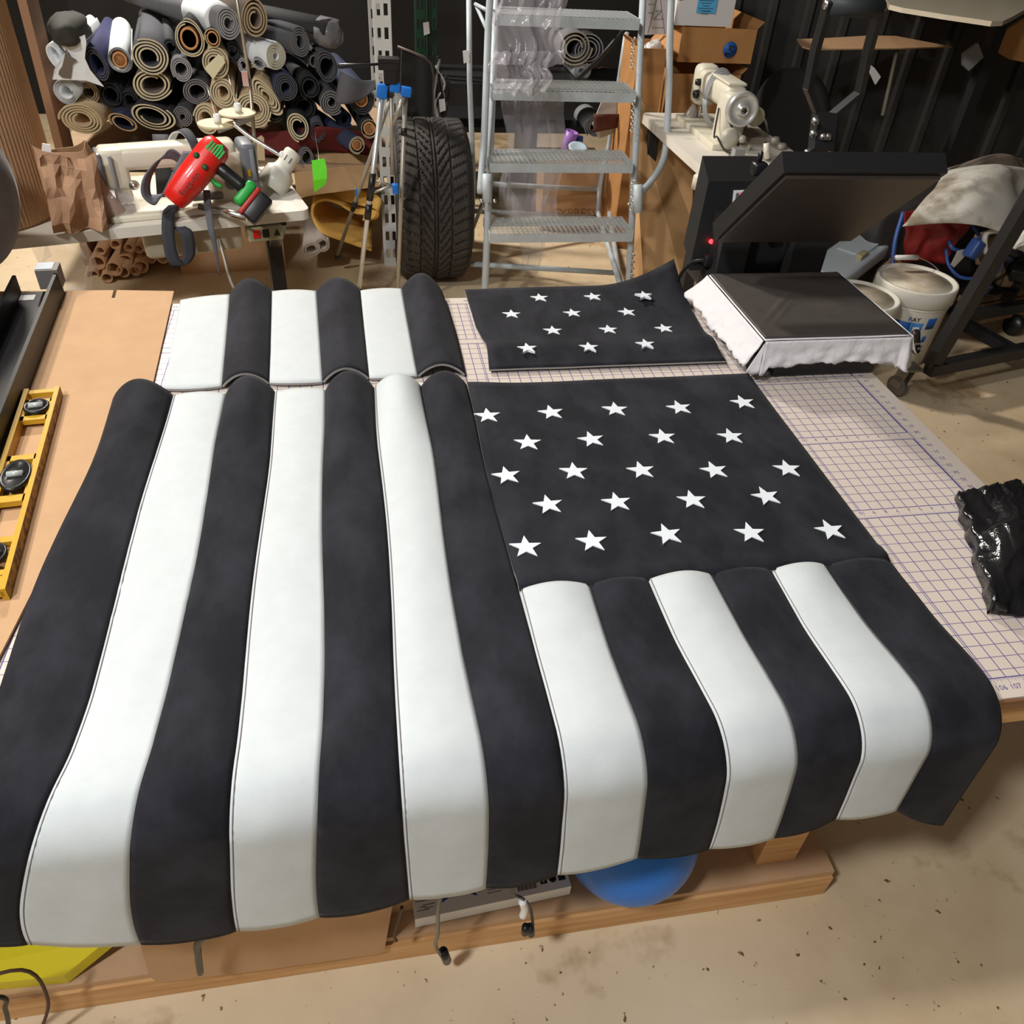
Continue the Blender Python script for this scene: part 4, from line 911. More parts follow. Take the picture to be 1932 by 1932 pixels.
# upper platen
d = V((0,-.257,.24)).normalized(); nb = V((0,.683,.731))
c0 = V((.7725,-.21,.987)); LP = .352
def hpv(a, b, n): return V((.7725+a,-.21,.987))+d*b+nb*n
def slab(s, a0, a1, b0, b1, n0, n1): s.prism([hpv(a0,b0,n0),hpv(a1,b0,n0),hpv(a1,b1,n0),hpv(a0,b1,n0)], nb*(n1-n0)); return s
slab(MB(), -.187,.187,0,LP,.006,.050).build('upper_platen_cover', M_blkm, hp)
slab(MB(), -.178,.178,.006,LP-.012,-.002,.010).build('heating_plate', M_plate, hp)
for a, b in ((-.175,LP-.02),(.175,LP-.02)): MB().lathe([(0,0),(.008,0),(.006,.006),(0,.008)], hpv(a,b,.05), nb, 12).build('corner_screw', M_steel, hp)
# lever : stem, forked arms, roller handle
Ya = -.12
sm0 = py(1548,285,-.16); sm1 = py(1553,238,-.13); fk = py(1556,215,-.12)
MB().bar(sm0, fk, .052, .03, up=(0,1,0)).build('lever_stem', M_blkm, hp)
la_ = [py(1545,222,-.12), py(1524,168,-.12), py(1538,95,-.14), py(1563,4,-.17)]; lb_ = [py(1566,222,-.12), py(1621,176,-.12), py(1638,95,-.14), py(1662,4,-.17)]
for arm_ in (la_, lb_):
    s = MB()
    for k in range(3): s.bar(arm_[k], arm_[k+1]+(arm_[k+1]-arm_[k]).normalized()*.004, .012, .028, up=(0,1,0))
    s.build('lever_arm', M_blkp, hp)
ra_, rb_ = py(1561,8,-.17), py(1664,14,-.17); rx_ = (rb_-ra_)
MB().tube([ra_+rx_*.04, rb_-rx_*.04], .021, 22).build('roller_handle', mat('black_rubber_grip', (.03,.035,.038), .55), hp)
MB().tube([ra_-rx_*.05, ra_+rx_*.02], .010, 14).tube([rb_, rb_+rx_*.06], .007, 14).build('handle_bolt', M_steel, hp)
for x, y in ((1538,228),(1534,252),(1552,258),(1561,258),(1523,288),(1564,288)):
    MB().lathe([(0,0),(.009,0),(.009,.006),(.006,.009),(0,.009)], py(x,y,-.16), (-.2,-1,.2), 12).build('bolt', M_steel, hp)
# controller
cb = MB(); cf0 = [py(1337,342,.02), py(1445,342,.02), py(1415,510,-.02), py(1300,510,-.02)]
cb.prism(cf0, (0.02,.12,.03)); co1 = cb.build('control_box', M_blkm, hp)
fr = [py(1384,359,.015), py(1412,358,.015), py(1409,388,.010), py(1381,388,.010)]
MB().prism(fr, (0,-.004,0)).build('display_frame', M_whitep, co1)
MB().prism([py(1389,364,.008), py(1412,363,.008), py(1409,384,.004), py(1386,384,.004)], (0,-.002,0)).build('display', mat('grey_display', (.10,.12,.15), .3), co1)
s = MB(); text(s, '2', py(1397,371,.003), (1,0,0), (0,.3,1), .022, bold=True); s.build('display_digit', M_led, co1)
MB().lathe([(0,0),(.006,0),(.006,.006),(0,.008)], py(1341,455,-.012), (0,-1,0), 12).build('power_lamp', M_led, co1)
MB().rbox(py(1338,490,-.03), (.035,.03,.03), .005).build('plug', M_blkp, co1)
MB().tube(smoothpts([py(1333,490,-.03), py(1312,492,-.02), py(1292,508,.0), py(1278,532,.02)]+[V((.60,.07,.66)), V((.60,.08,.4))],5), .006, 10).build('power_cable', M_blkp, hp)
MB().rbox(py(1432,318,-.25), (.035,.03,.03), .008).lathe([(0,0),(.006,0),(.006,.02),(0,.024)], py(1432,305,-.25), (0,0,1), 10).build('pressure_knob', M_blkp, hp)
# white cloth over the lower platen with a ragged skirt
wc = thing('press_cloth', 'white cotton cloth with ragged hem draped over the lower press platen', 'cloth', (.84,-.28,.80))
xl, xr, yf, yb = .647,1.030,-.465,-.088; zt_ = zb+.1085
MB().sheet(lambda u, v: V((xl+(xr-xl)*u, yb+(yf-yb)*v, zt_+.0015+.0012*nz((u*5,v*5,0),1))), 20, 20, -.001).build('cloth_top', M_cloth, wc)
def rag(t, s): return .010*nz((t*9, s, 0), 1)+.006*nz((t*31, s, 3), 1)
def skirt(p, q_, out, hang, flare, sd, n=60):
    p, q_, out = V(p), V(q_), V(out)
    def fn(u, v):
        h = (hang(u) if callable(hang) else hang)+rag(u, sd)*(v**2)
        fl_ = flare(u) if callable(flare) else flare
        r = p+(q_-p)*u; return r+out*(.004+fl_*v**1.3+.004*nz((u*12, v*3, sd))*v*2)+V((0,0,-h*v))
    return MB().sheet(fn, n, 10, .001)
skirt((xl,yf,zt_+.001), (xr,yf,zt_+.001), (0,-1,0), lambda u: .068-.012*math.sin(u*3.2)+.012*(u>.93)+.016*(u<.05), lambda u: .012+.02*(u>.95), 2).build('front_skirt', M_cloth, wc)
skirt((xl,yb,zt_+.001), (xl,yf,zt_+.001), (-1,0,0), lambda u: .050+.018*u, lambda u: .055-.02*u, 5).build('left_skirt', M_cloth, wc)
skirt((xr,yf,zt_+.001), (xr,yb,zt_+.001), (1,0,0), .05, .03, 8).build('right_skirt', M_cloth, wc)
for (x, y, ox, oy, sd) in ((xl,yf,-.030,-.012,1),(xr,yf,.030,-.02,2)):        # folded corners
    MB().sheet(lambda u, v: V((x+ox*v*(1-u)+.0*u, y+oy*v*u+(-.002), zt_-.003-(.082-.012*abs(u-.5))*v)), 8, 8, .001).build('corner_fold', M_cloth, wc)
pd = MB(); px0, px1, py0, py1 = .650,1.022,-.458,-.092
pd.sheet(lambda u, v: V((px0+(px1-px0)*u, py1+(py0-py1)*v, zt_+.0065+.004*max(0,1-abs(v-.50-(.33-u)*1.15)/.05)*max(0, 1-abs(u-.30)/.34)+.003*max(0,1-abs(v-.62-(.30-u)*1.2)/.03)*max(0,1-abs(u-.28)/.25)+.001*nz((u*6,v*6,4)))), 70, 70, -.004)
tag(pd.build('press_pad', M_blank), 'square black wrinkled pad on the white cloth of the heat press', 'pad')
# ---------------- right sewing table and machine ----------------
rt_ = thing('sewing_table', 'cream-topped sewing table behind the heat press with a belt-driven machine', 'sewing table', (1.4,1.7,0))
pts = []; cr = .04; ax0, ax1, ay0, ay1 = 1.14,1.66,1.24,2.12
for cx_, cy_, a0_ in ((ax1-cr,ay0+cr,-PI/2),(ax1-cr,ay1-cr,0),(ax0+cr,ay1-cr,PI/2),(ax0+cr,ay0+cr,PI)):
    for k in range(7): a = a0_+k/6*PI/2; pts.append(V((cx_+math.cos(a)*cr, cy_+math.sin(a)*cr, .70)))
MB().prism(pts, (0,0,.04)).build('tabletop', M_creamtop, rt_)
MB().box((1.42,1.60,.692), (.44,.5,.014)).build('under_board', mat('grey_brown_board', (.16,.13,.10), .8), rt_)
for x, y in ((1.20,1.30),(1.60,1.30),(1.20,2.06),(1.60,2.06)): MB().box((x,y,.345), (.05,.05,.69)).build('leg', M_blkm, rt_)
MB().lathe([(0,0),(.03,0),(.028,.05),(.018,.06),(0,.06)], (1.13,1.22,.66), (0,0,1), 16).build('bobbin_winder', M_cream, rt_)
rm = thing('sewing_machine', 'cream belt-driven sewing machine with large silver handwheel on the right table', 'sewing machine', (1.4,1.65,.74))
W = py(1400,206,1.46); Hd = py(1322,178,1.95)
ad = (Hd-W); ad.z = 0; ad.normalize(); ay = math.atan2(ad.y, ad.x)
def am(a, b, z): return V((W.x, W.y, 0))+ad*a+V((-ad.y, ad.x, 0))*b+V((0,0,z))     # a: away from the wheel
RM = (0,0,ay)
MB().rbox(am(.28,0,.752), (.52,.18,.026), .006, RM).build('bed', M_cream, rm)
zc_ = W.z
ar = MB().rbox(am(.10,0,zc_-.07), (.13,.11,.24), .03, RM).rbox(am(.27,0,zc_+.02), (.40,.10,.10), .03, RM); ar.build('arm', M_cream, rm)
MB().rbox(am(.20,0,zc_+.074), (.22,.085,.012), .005, RM).build('top_plate', M_cream, rm)
ho = MB().rbox(am(.46,0,zc_-.0), (.10,.105,.17), .03, RM).build('head', M_cream, rm)
MB().tube([am(.46,.0,zc_-.08), am(.46,0,.77)], .006, 10).build('needle_bar', M_steel, ho)
for z_, r_ in ((.02,.016),(-.03,.02)): MB().lathe([(0,0),(r_,0),(r_*.8,.02),(0,.024)], am(.40,.05,zc_+z_), (-ad.y,ad.x,0), 16).build('tension_knob', M_blkp, ho)
hw = MB().lathe([(0,.018),(.012,.018),(.012,.03),(.022,.03),(.022,.012),(.052,.008),(.056,.016),(.068,.016),(.070,.008),(.070,-.012),(.060,-.018),(.05,-.01),(0,-.01)], W, (-ad.x,-ad.y,0), 48)
hw.build('handwheel', mat('silver_painted_wheel', (.62,.63,.62), .3, .5), rm)
MB().lathe([(0,0),(.009,0),(.009,.002),(0,.002)], W-ad*.031, (-ad.x,-ad.y,0), 16).build('wheel_hole', M_ink, rm)
mtc = am(.14,-.12,.80)
MB().lathe([(0,-.05),(.036,-.05),(.04,-.04),(.04,.08),(0,.08)], mtc+V((0,0,.06)), (ad.x,ad.y,0), 24).build('motor', mat('olive_cream_motor', (.50,.47,.33), .4), rm)
MB().box(am(.20,-.14,.755), (.16,.12,.03), RM).build('motor_bracket', mat('worn_bracket', (.28,.22,.17), .6), rm)
MB().tube([am(.02,-.045,zc_-.03), am(.03,-.05,.765)], .0045, 8).tube([am(.02,.05,zc_-.03), am(.0,-.02,.765)], .0045, 8).build('drive_belt', M_blkp, rm)
MB().lathe([(0,0),(.042,0),(.042,.01),(.02,.018),(0,.018)], am(-.01,.035,.80), (-ad.x,-ad.y,0), 28).lathe([(0,0),(.016,0),(.016,.01),(0,.012)], am(-.02,-.02,.80), (-ad.x,-ad.y,0), 16).build('bobbin_gear', mat('cream_gear', (.55,.52,.44), .45, .2), rm)
loop = MB()
for k in range(4):
    pts = []
    for j in range(25):
        t = j/24*2*PI; pts.append(am(.24+.012*k+.05*math.sin(t)*.3, math.cos(t)*.068, zc_-.02+math.sin(t)*(.10+.006*k)))
    loop.tube(pts, .0045, 7, mi=0)
loop.build('coiled_cable', mat('grey_cable', (.30,.31,.32), .5), rm)
MB().tube(smoothpts([am(.10,.062,zc_-.02), am(.05,.08,zc_-.12), am(.0,.085,.80), am(-.05,.06,.76), am(-.09,.02,.755)],6), .004, 8).build('black_cable', M_blkp, rm)
MB().tube(smoothpts([py(1432,218,1.75), py(1444,228,1.75), py(1449,250,1.75)],5), .005, 8).build('grey_hose', mat('grey_cable', (.3,.31,.32), .5), rm)
gb_ = MB().box(py(1392,292,1.31), (.045,.04,.05)); o = gb_.build('metal_box', mat('galvanised_box', (.40,.43,.44), .4, .6)); tag(o, 'small galvanised square tube piece on the front of the right sewing table', 'metal piece')
g_ = MB(); g_.tube([py(1447,300,1.32), py(1446,270,1.34)], .013, 12); tag(g_.build('cream_peg', M_cream), 'cream peg standing on the right sewing table next to the press corner', 'peg')
for k, (x, y) in enumerate(((1462,264),(1475,276))):
    s = MB().lathe([(0,-.02),(.012,-.02),(.015,0),(.012,.02),(0,.02)], py(x,y,1.5), (1,.3,.1), 14); tag(s.build('machine_fitting', mat('worn_fitting', (.45,.40,.34), .5, .3)), ('cream metal fitting lying on the right sewing table behind the peg','brown-ended metal fitting nearest to the black press cover')[k], 'fitting')
mk = MB().lathe([(.05,0),(.052,.004),(.030,.06),(.012,.10),(.010,.10),(.028,.058),(.05,0)], py(1297,238,1.95), (.25,.1,1), 22); tag(mk.build('oil_funnel', mat('grimy_clear_plastic', (.30,.26,.22), .3, alpha=.85)), 'grimy conical funnel beside the head of the right sewing machine', 'funnel')
# ---------------- cartons ----------------
def carton(label, c, d_, rz=0, m=M_card2, flaps=True, nm='cardboard_box', ft=.0):
    t = thing(nm, label, 'box', (c[0], c[1], c[2]-d_[2]/2)); Rz = Matrix.Rotation(rz, 3, 'Z'); th = .005
    s = MB()
    for o, dd_ in (((0,-d_[1]/2,0),(d_[0],th,d_[2])),((0,d_[1]/2,0),(d_[0],th,d_[2])),((-d_[0]/2,0,0),(th,d_[1],d_[2])),((d_[0]/2,0,0),(th,d_[1],d_[2])),((0,0,-d_[2]/2+th/2),(d_[0],d_[1],th))):
        s.box(V(c)+Rz @ V(o), dd_, (0,0,rz))
    s.build('box_body', m, t)
    if flaps:
        for sg in (-1, 1):
            f = MB(); b = V((sg*d_[0]/2,0,d_[2]/2)); e = V((sg*(d_[0]/2+.03+ft),0,d_[2]/2+.03)); hy = V((0,d_[1]/2,0))
            f.prism([V(c)+Rz @ (b-hy), V(c)+Rz @ (b+hy), V(c)+Rz @ (e+hy), V(c)+Rz @ (e-hy)], (0,0,.004)); f.build('flap', m, t)
    else: MB().box(V(c)+V((0,0,d_[2]/2)), (d_[0],d_[1],th), (0,0,rz)).build('lid', m, t)
    return t
YB2 = 2.42
a = py(1251,232,YB2); b = py(1408,118,YB2)
carton('tall brown carton behind the head of the right sewing machine', ((a.x+b.x)/2, YB2+.2, b.z/2-.03), (b.x-a.x-.03, .40, b.z-.06), m=M_card2)
a2 = py(1268,124,YB2); b2 = py(1438,64,YB2)
bx2 = carton('brown carton with a round blue sticker on top of the tall carton', ((a2.x+b2.x)/2-.01, YB2+.19, (a2.z+b2.z)/2+.022), (b2.x-a2.x-.06, .42, abs(b2.z-a2.z)+.0), m=M_card2)
pc_ = py(1377,94,YB2-.03); s = MB(); s.lathe([(0,0),(.037,0),(.037,.001),(0,.001)], pc_, (0,-1,0), 28); st2 = s.build('blue_sticker', M_inkblue, bx2)
s = MB()
for k in range(7): s.lathe([(0,0),(.006,0),(.006,.001),(0,.001)], pc_+V((.017*math.sin(k*2.1)-.002, -.0015, .02*math.cos(k*1.7)-.004)), (0,-1,0), 10)
s.build('sticker_marks', M_ink, st2)
a3 = py(1272,60,YB2-.02); b3 = py(1394,-30,YB2-.02)
z30 = (a2.z+b2.z)/2+.022+abs(b2.z-a2.z)/2+.006
bx3 = carton('white box with a light blue label on top of the carton stack', ((a3.x+b3.x)/2, YB2+.15, z30+.14), (b3.x-a3.x, .34, .28), m=mat('white_card_box', (.72,.70,.70), .6), flaps=False, nm='white_box')
lc = py(1333,16,YB2-.03); s = MB().box(lc+V((0,0,.03)), (.10,.002,.10)); lo_ = s.build('blue_label', M_skyblue, bx3)
s = MB()
for k in range(9): s.box(lc+V((-.005,-.0015,.066-.011*k)), (.075-.02*(k % 3),.001,.0022))
text(s, 'MADE IN', lc+V((.004,-.0015,-.012)), (1,0,0), (0,0,1), .010); s.build('label_print', M_ink, lo_)
s = MB(); text(s, 'UPS', py(1288,-2,YB2-.025), (1,0,0), (0,0,1), .02) if False else s.box(py(1283,0,YB2-.025), (.03,.001,.002)); s.build('pen_mark', M_ink, bx3)
a4 = py(1214,226,2.25); b4 = py(1250,84,2.25)
carton('narrow brown carton standing open between ladder post and tall carton', ((a4.x+b4.x)/2-.02, 2.25+.14, b4.z/2-.01), (b4.x-a4.x+.10, .26, b4.z-.02), m=M_card2)
crumple('bubble_bag', py(1232,100,2.34)+V((0,0,-.01)), .06, mat('milky_film', (.75,.75,.75), .3, alpha=.6), 'milky bubble wrap bag between the ladder handrail and the cartons', 'plastic bag', 12, .5, 3, (.9,.8,1.1))
s = MB(); s.prism([py(1218,-20,2.42), py(1268,-20,2.42), py(1262,64,2.42), py(1214,66,2.42)], (0,.002,0)); po = tag(s.build('paper_sheet', mat('printed_sheet', (.62,.58,.58), .6)), 'pale paper sheet printed with a grey lattice tower beside the white box', 'paper')
s = MB()
for k, (x0, y0, x1, y1) in enumerate(((1243,-20,1222,64),(1243,-20,1254,64),(1236,20,1248,20),(1232,36,1252,36),(1229,52,1253,52),(1236,20,1252,36),(1248,20,1232,36),(1222,8,1236,8),(1222,24,1234,24))): s.bar(py(x0,y0,2.415), py(x1,y1,2.415), .003, .001)
s.build('tower_print', mat('grey_print', (.20,.19,.20), .7), po)
# leaning cardboard sheet, right of the ladder
s = MB(); pts = [py(1190,175,2.16), py(1210,190,2.16), py(1247,229,2.16), py(1312,283,2.10), py(1305,400,1.98), py(1289,545,1.86)]+[V((1.36,1.70,.01)), V((1.13,1.66,.01)), py(1184,545,1.84)]
s.prism(pts, V((.012,.02,0))); tag(s.build('leaning_cardboard', mat('leaning_kraft_board', (.60,.36,.17), .85, var=.05)), 'tall plain cardboard sheet leaning upright between ladder and press', 'cardboard')
# ---------------- wheeled steel cart, buckets ----------------
kt_ = thing('steel_cart', 'black welded steel cart frame on casters at the right edge', 'cart', (2.3,.8,0))
r0_ = pz(1752,697,.14); r1_ = pz(1960,655,.14)
rr_ = MB().bar(r0_, r0_+(r1_-r0_)*1.6, .05, .05).build('base_rail', M_blkm, kt_)
p0_ = pz(1757,690,.15); p1_ = px(1945,372,p0_.x+.03)
MB().bar(p0_, p0_+(p1_-p0_)*1.05, .05, .05, up=(0,1,0)).build('upright_post', M_blkm, kt_)
MB().bar(pz(1798,600,.14), pz(1908,660,.14), .045, .045).build('cross_rail', M_blkm, kt_)
MB().bar(pz(1798,600,.14), pz(1798,600,.14)+(r1_-r0_)*1.2, .045, .045).build('rear_rail', M_blkm, kt_)
wc_ = V((1.93,.60,.045))
co2 = MB().lathe([(0,-.014),(.040,-.014),(.045,-.008),(.045,.008),(.040,.014),(0,.014)], wc_, (1,.35,0), 28).build('caster_wheel', mat('worn_caster', (.10,.09,.08), .4), kt_)
s = MB(); s.box(wc_+V((.03,.01,.082)), (.085,.075,.010)); s.bar(wc_+V((-.018,-.008,-.0)), wc_+V((.005,0,.08)), .05, .004, up=(1,.35,0)).bar(wc_+V((.020,.008,0)), wc_+V((.045,.012,.08)), .05, .004, up=(1,.35,0)); s.build('caster_fork', mat('grimy_steel', (.20,.18,.15), .4, .6), kt_)
s = MB().lathe([(0,-.014),(.05,-.014),(.05,.014),(0,.014)], V((2.85,1.10,.05)), (1,.2,0), 24); s.build('caster_wheel', M_blkp, kt_)
def bucket(c, r, h, label, stripe=True, handle=True, seed=0):
    t = thing('bucket', label, 'bucket', c); c = V(c)
    MB().lathe([(r*.83,0),(r*.85,.004),(r*.955,h*.86),(r*.96,h*.9),(r*.90,h*.9),(.0,h*.9)], c, (0,0,1), 48).build('bucket_body', M_bucket, t)
    MB().lathe([(r*.975,h*.80),(r*1.0,h*.81),(r*1.0,h*.98),(r*.985,h),(r*.93,h),(r*.90,h*.975),(r*.82,h*.972),(0,h*.972)], c, (0,0,1), 48).build('lid', M_bucket, t)
    MB().lathe([(0,0),(r*.84,0),(r*.84,.002),(0,.002)], c+V((0,0,h*.973)), (0,0,1), 40).build('lid_dust', M_dirty, t)
    for k in ((.76,) if stripe else (.62,.68,.74)): MB().lathe([(r*.93,h*k),(r*.965,h*k+.003),(r*.93,h*k+.007)], c, (0,0,1), 48).build('rib', M_bucket, t)
    if handle:
        w = r*1.02; pts = [c+V((math.cos(PI*k/20)*w*1.0, .03+math.sin(PI*k/20)*w*.55, h*.86+math.sin(PI*k/20)*.10)) for k in range(21)]
        MB().tube(pts, .0025, 6).build('wire_handle', M_steel, t)
        MB().tube([pts[8], pts[12]], .011, 12).build('handle_grip', M_whitep, t)
    if stripe:
        def cyl(a0, a1, z0, z1, k, m, nm, off=.0015):
            s = MB(); n_ = 10
            rr = lambda z: r*(.85+.105*(z/(h*.86)))+off
            s.sheet(lambda u, v: c+V((math.cos(a0+(a1-a0)*u)*rr(z0+(z1-z0)*v), math.sin(a0+(a1-a0)*u)*rr(z0+(z1-z0)*v), z0+(z1-z0)*v)), n_, 2, .0005)
            return s.build(nm, m, t)
        D = RAD
        cyl(D(204), D(246), h*.49, h*.62, 1, M_inkblue, 'blue_band'); cyl(D(246), D(265), h*.46, h*.62, 1, mat('blue_ink_light', (.06,.25,.60), .5), 'blue_picture')
        cyl(D(251), D(261), h*.49, h*.57, 1, M_whitep, 'picture_detail', .0025)
        cyl(D(271), D(287), h*.54, h*.68, 1, M_inkblue, 'blue_square'); cyl(D(274), D(281), h*.36, h*.44, 1, M_inkblue, 'blue_mark'); cyl(D(273), D(282), h*.28, h*.31, 1, M_inkblue, 'blue_mark')
        for k, ch in enumerate('RAY'):
            a = D(243+k*6); rr_2 = r*(.85+.105*(.65/.86))+.002; s = MB(); text(s, ch, c+V((math.cos(a)*rr_2, math.sin(a)*rr_2, h*.66)), (-math.sin(a), math.cos(a), 0), (0,0,1), .026, bold=True); s.build('letter', M_ink if k else M_inkblue, t)
    return t
bucket((2.12,.965,.0), .172, .36, 'white bucket with wire handle and blue printed bands, the further right one')
bucket((1.80,.86,.0), .160, .34, 'white ribbed bucket with a dusty lid, half hidden by the press', False, False)
# power tool case, grille
tc_ = thing('tool_case', 'black tool case with yellow lettering on the floor by the caster', 'tool case', (1.75,.72,0))
MB().rbox((1.70,.84,.085), (.34,.22,.17), .01).build('case_body', M_blkp, tc_)
s = MB(); text(s, 'DEWALT', (1.76,.728,.11), (1,0,0), (0,0,1), .062, bold=True); s.build('lettering', mat('yellow_orange', (.80,.36,.02), .5), tc_)
for k in range(3): MB().bar((1.80+.02*k,.7285,.02+.02*k), (1.845+.01*k,.7285,.045+.02*k), .014, .002, up=(0,1,0)).build('yellow_flash', mat('yellow_orange', (.8,.36,.02), .5), tc_)
gp0 = py(1728,645,.62); s = MB(); 
s.rbox(gp0, (.03,.03,.13), .01, (.2,-.5,.0)); go = s.build('grille', M_blkp); tag(go, 'small black perforated grille propped against the front of the printed bucket', 'grille')
s = MB()
for k in range(5):
    for j in (-1,1): s.box(gp0+V((-.004+.0235*(k-2)*-.9, -.0175, .022*(k-2)))+V((j*.006,0,0)), (.007,.002,.008))
s.build('grille_hole', mat('grey_hole', (.30,.28,.25), .6), go)
# ---------------- heap at the right ----------------
gc = thing('plastic_case', 'pale blue-grey plastic case lying aslant between press and buckets', 'case', (1.75,1.35,0))
cA, cB = py(1560,520,1.15), py(1668,440,1.5)
dirc = (cB-cA); Rc = dirc.to_track_quat('X','Z').to_euler()
MB().rbox((cA+cB)/2, (dirc.length*1.15,.20,.07), .015, Rc).build('case_shell', M_gal, gc)
qM = Rc.to_matrix()
MB().rbox((cA+cB)/2+qM @ V((.08,0,.04)), (dirc.length*.62,.13,.012), .005, Rc).build('raised_panel', M_gal, gc)
MB().rbox((cA+cB)/2+qM @ V((-.10,-.06,.045)), (.07,.03,.03), .005, Rc).build('latch', mat('yellowed_latch', (.40,.36,.22), .5), gc)
def drape(nm, pts4, bulge, label, cat, m, seed=0, amp=.02, nu=26, nv=20, two=None):
    a, b, c, d_ = [V(p) for p in pts4]
    def fn(u, v):
        p = (a*(1-u)+b*u)*(1-v)+(d_*(1-u)+c*u)*v
        return p+V((0,-.3,1))*bulge*math.sin(PI*u)*math.sin(PI*min(1,v*.8+.1))+V((0,-1,.5))*amp*nz((u*4,v*4,seed))
    return tag(MB().sheet(fn, nu, nv, .004).build(nm, m), label, cat)
M_dirtyv = mat('dusty_white_vinyl', (.62,.60,.54), .55, col2=(.28,.23,.17), var=.4, vs=3.5, thresh=(.36,.50))
drape('white_vinyl', [py(1790,322,1.35), py(1950,325,1.4), py(1900,440,.95), py(1702,428,1.0)], .10, 'dusty white vinyl sheet draped over the heap beside the steel cart', 'vinyl sheet', M_dirtyv, 2)
drape('vinyl_top_shade', [py(1786,318,1.52), py(1930,300,1.6), py(1950,350,1.5), py(1795,350,1.5)], .09, 'added brownish grey sheet painting the shade on top of the white vinyl', 'vinyl sheet', mat('brown_grey_vinyl_shade', (.16,.13,.10), .6, var=.2), 5)  # added sheet: its brown grey paints the shade over the vinyl top
drape('white_vinyl', [py(1905,470,.9), py(1960,400,1.0), py(1965,500,.9), py(1918,468,.85)], .01, 'corner of white vinyl right of the leaning cart post', 'vinyl sheet', M_dirtyv, 6)
drape('red_vinyl', [py(1705,400,1.12), py(1850,392,1.12), py(1780,500,1.12), py(1708,495,1.18)], .05, 'folded dark red vinyl hanging behind the printed bucket', 'vinyl sheet', M_redfab, 9, .03)
s = MB(); s.bar(py(1712,430,1.02), py(1700,440,1.02), .02, .01)
heap = MB().rbox((2.55,1.62,.27), (.95,.62,.54), .05); tag(heap.build('machine_block', mat('grimy_machine', (.025,.023,.022), .6, var=.4, vs=12)), 'dark grimy machine block buried under vinyl sheets and hoses', 'machine')
def hose(pts, r, m, label): return tag(MB().tube(smoothpts(pts, 6), r, 10).build('hose', m), label, 'hose')
hose([py(1705,400,1.25), py(1690,450,1.2), py(1683,500,1.15), py(1675,540,1.1)], .010, M_hose, 'blue hose running down left of the red vinyl')
hose([py(1835,425,1.1), py(1848,450,1.05), py(1835,475,1.05), py(1800,470,1.05), py(1790,455,1.08)], .008, M_hose, 'dark blue looped hose right of the red vinyl')
hose([py(1890,480,.95), py(1888,505,.95), py(1865,522,.98), py(1815,524,1.0), py(1790,500,1.05), py(1785,470,1.1)], .008, M_hose, 'long blue hose curving behind the printed bucket')
hose([py(1905,440,1.0), py(1880,436,1.0), py(1862,440,1.0), py(1858,455,1.0), py(1860,478,1.0)], .011, mat('white_pipe', (.62,.60,.55), .4), 'bent white pipe in front of the dark machine block')
s = MB().rbox(py(1838,470,1.0), (.06,.05,.08), .01, (0,.4,.3)); tag(s.build('hose_fitting', M_hose), 'blue plastic fitting hanging on the hoses near the white pipe', 'fitting')
s = MB().prism([py(1795,500,1.02), py(1808,474,1.02), py(1835,468,1.02), py(1800,505,1.02)], (0,.006,0)); tag(s.build('card_scrap', mat('grey_card', (.45,.42,.40), .7)), 'triangular grey card scrap just behind the bucket handle', 'card scrap')
s = MB().box(pz(1870,560,.10)+V((.25,.10,0)), (.9,.10,.03), (0,0,.25)).box(pz(1870,585,.10)+V((.3,.05,0)), (.9,.09,.03), (0,0,.25)).box(pz(1870,560,.05)+V((.25,.12,0)), (.9,.3,.05), (0,0,.25)); tag(s.build('wooden_dolly', mat('dusty_wood', (.30,.19,.11), .8, var=.2, vs=12)), 'low wooden dolly behind the steel cart', 'dolly')
s = MB()
for k in range(14): s.rbox(py(1888+34*math.sin(k*2.3), 446+7.4*k, 1.15+.03*math.cos(k)), (.075+.02*math.sin(k),.075,.07), .012, (k,k*.7,k*.3), mi=k % 3)
tag(s.build('engine_part', [M_blkp, mat('grimy_blue', (.03,.05,.12), .5), mat('grimy_brown', (.18,.12,.07), .6)]), 'cluttered dark engine assembly at the right edge above the dolly', 'engine part')
s = MB().prism([py(1655,520,1.25), py(1690,478,1.3), py(1705,500,1.3), py(1672,548,1.2)], (0,.01,0)); tag(s.build('card_scrap', M_card2), 'tan cardboard scrap wedged left of the red vinyl', 'card scrap')
# ---------------- upper right ----------------
sl = thing('cream_bench', 'cream rounded bench top crossing the upper right corner', 'bench', tuple(pz(1800,20,1.2)*1-V((0,0,1.2))))
pp_ = [pz(x, y, 1.22) for x, y in ((1672,-20),(1668,5),(1676,18),(1700,24),(1780,37),(1868,50),(1890,49),(1908,40),(1932,26),(1960,10),(1960,-35),(1672,-35))]
MB().prism(pp_, (0,0,.02)).build('bench_top', M_hood, sl)
pj_ = pz(1860,70,1.1); MB().box((pj_.x+.05,pj_.y,.6), (.06,.06,1.2)).build('post', M_blkm, sl)
g0 = pz(1838,112,1.0); MB().prism([py(1818,102,pj_.y-.08), py(1846,82,pj_.y-.08), py(1856,108,pj_.y-.08), py(1828,134,pj_.y-.08), py(1818,124,pj_.y-.08)], (0,.02,0)).build('bracket', mat('grey_bracket', (.25,.25,.25), .5), sl)
cs_ = MB().prism([pz(x, y, 1.0) for x, y in ((1503,76),(1560,74),(1640,69),(1690,70),(1795,90),(1700,93),(1530,95),(1513,90))], (0,0,.006)); tag(cs_.build('cardboard_strip', M_card), 'thin tan cardboard lying flat on the dark siding top edge', 'cardboard')
cs_ = MB().prism([py(1868,78,2.35), py(1945,28,2.35), py(1945,120,2.35), py(1905,112,2.35), py(1872,92,2.35)], (0,.02,0)); tag(cs_.build('orange_board', M_card2), 'orange brown cardboard under the right end of the cream bench', 'cardboard')
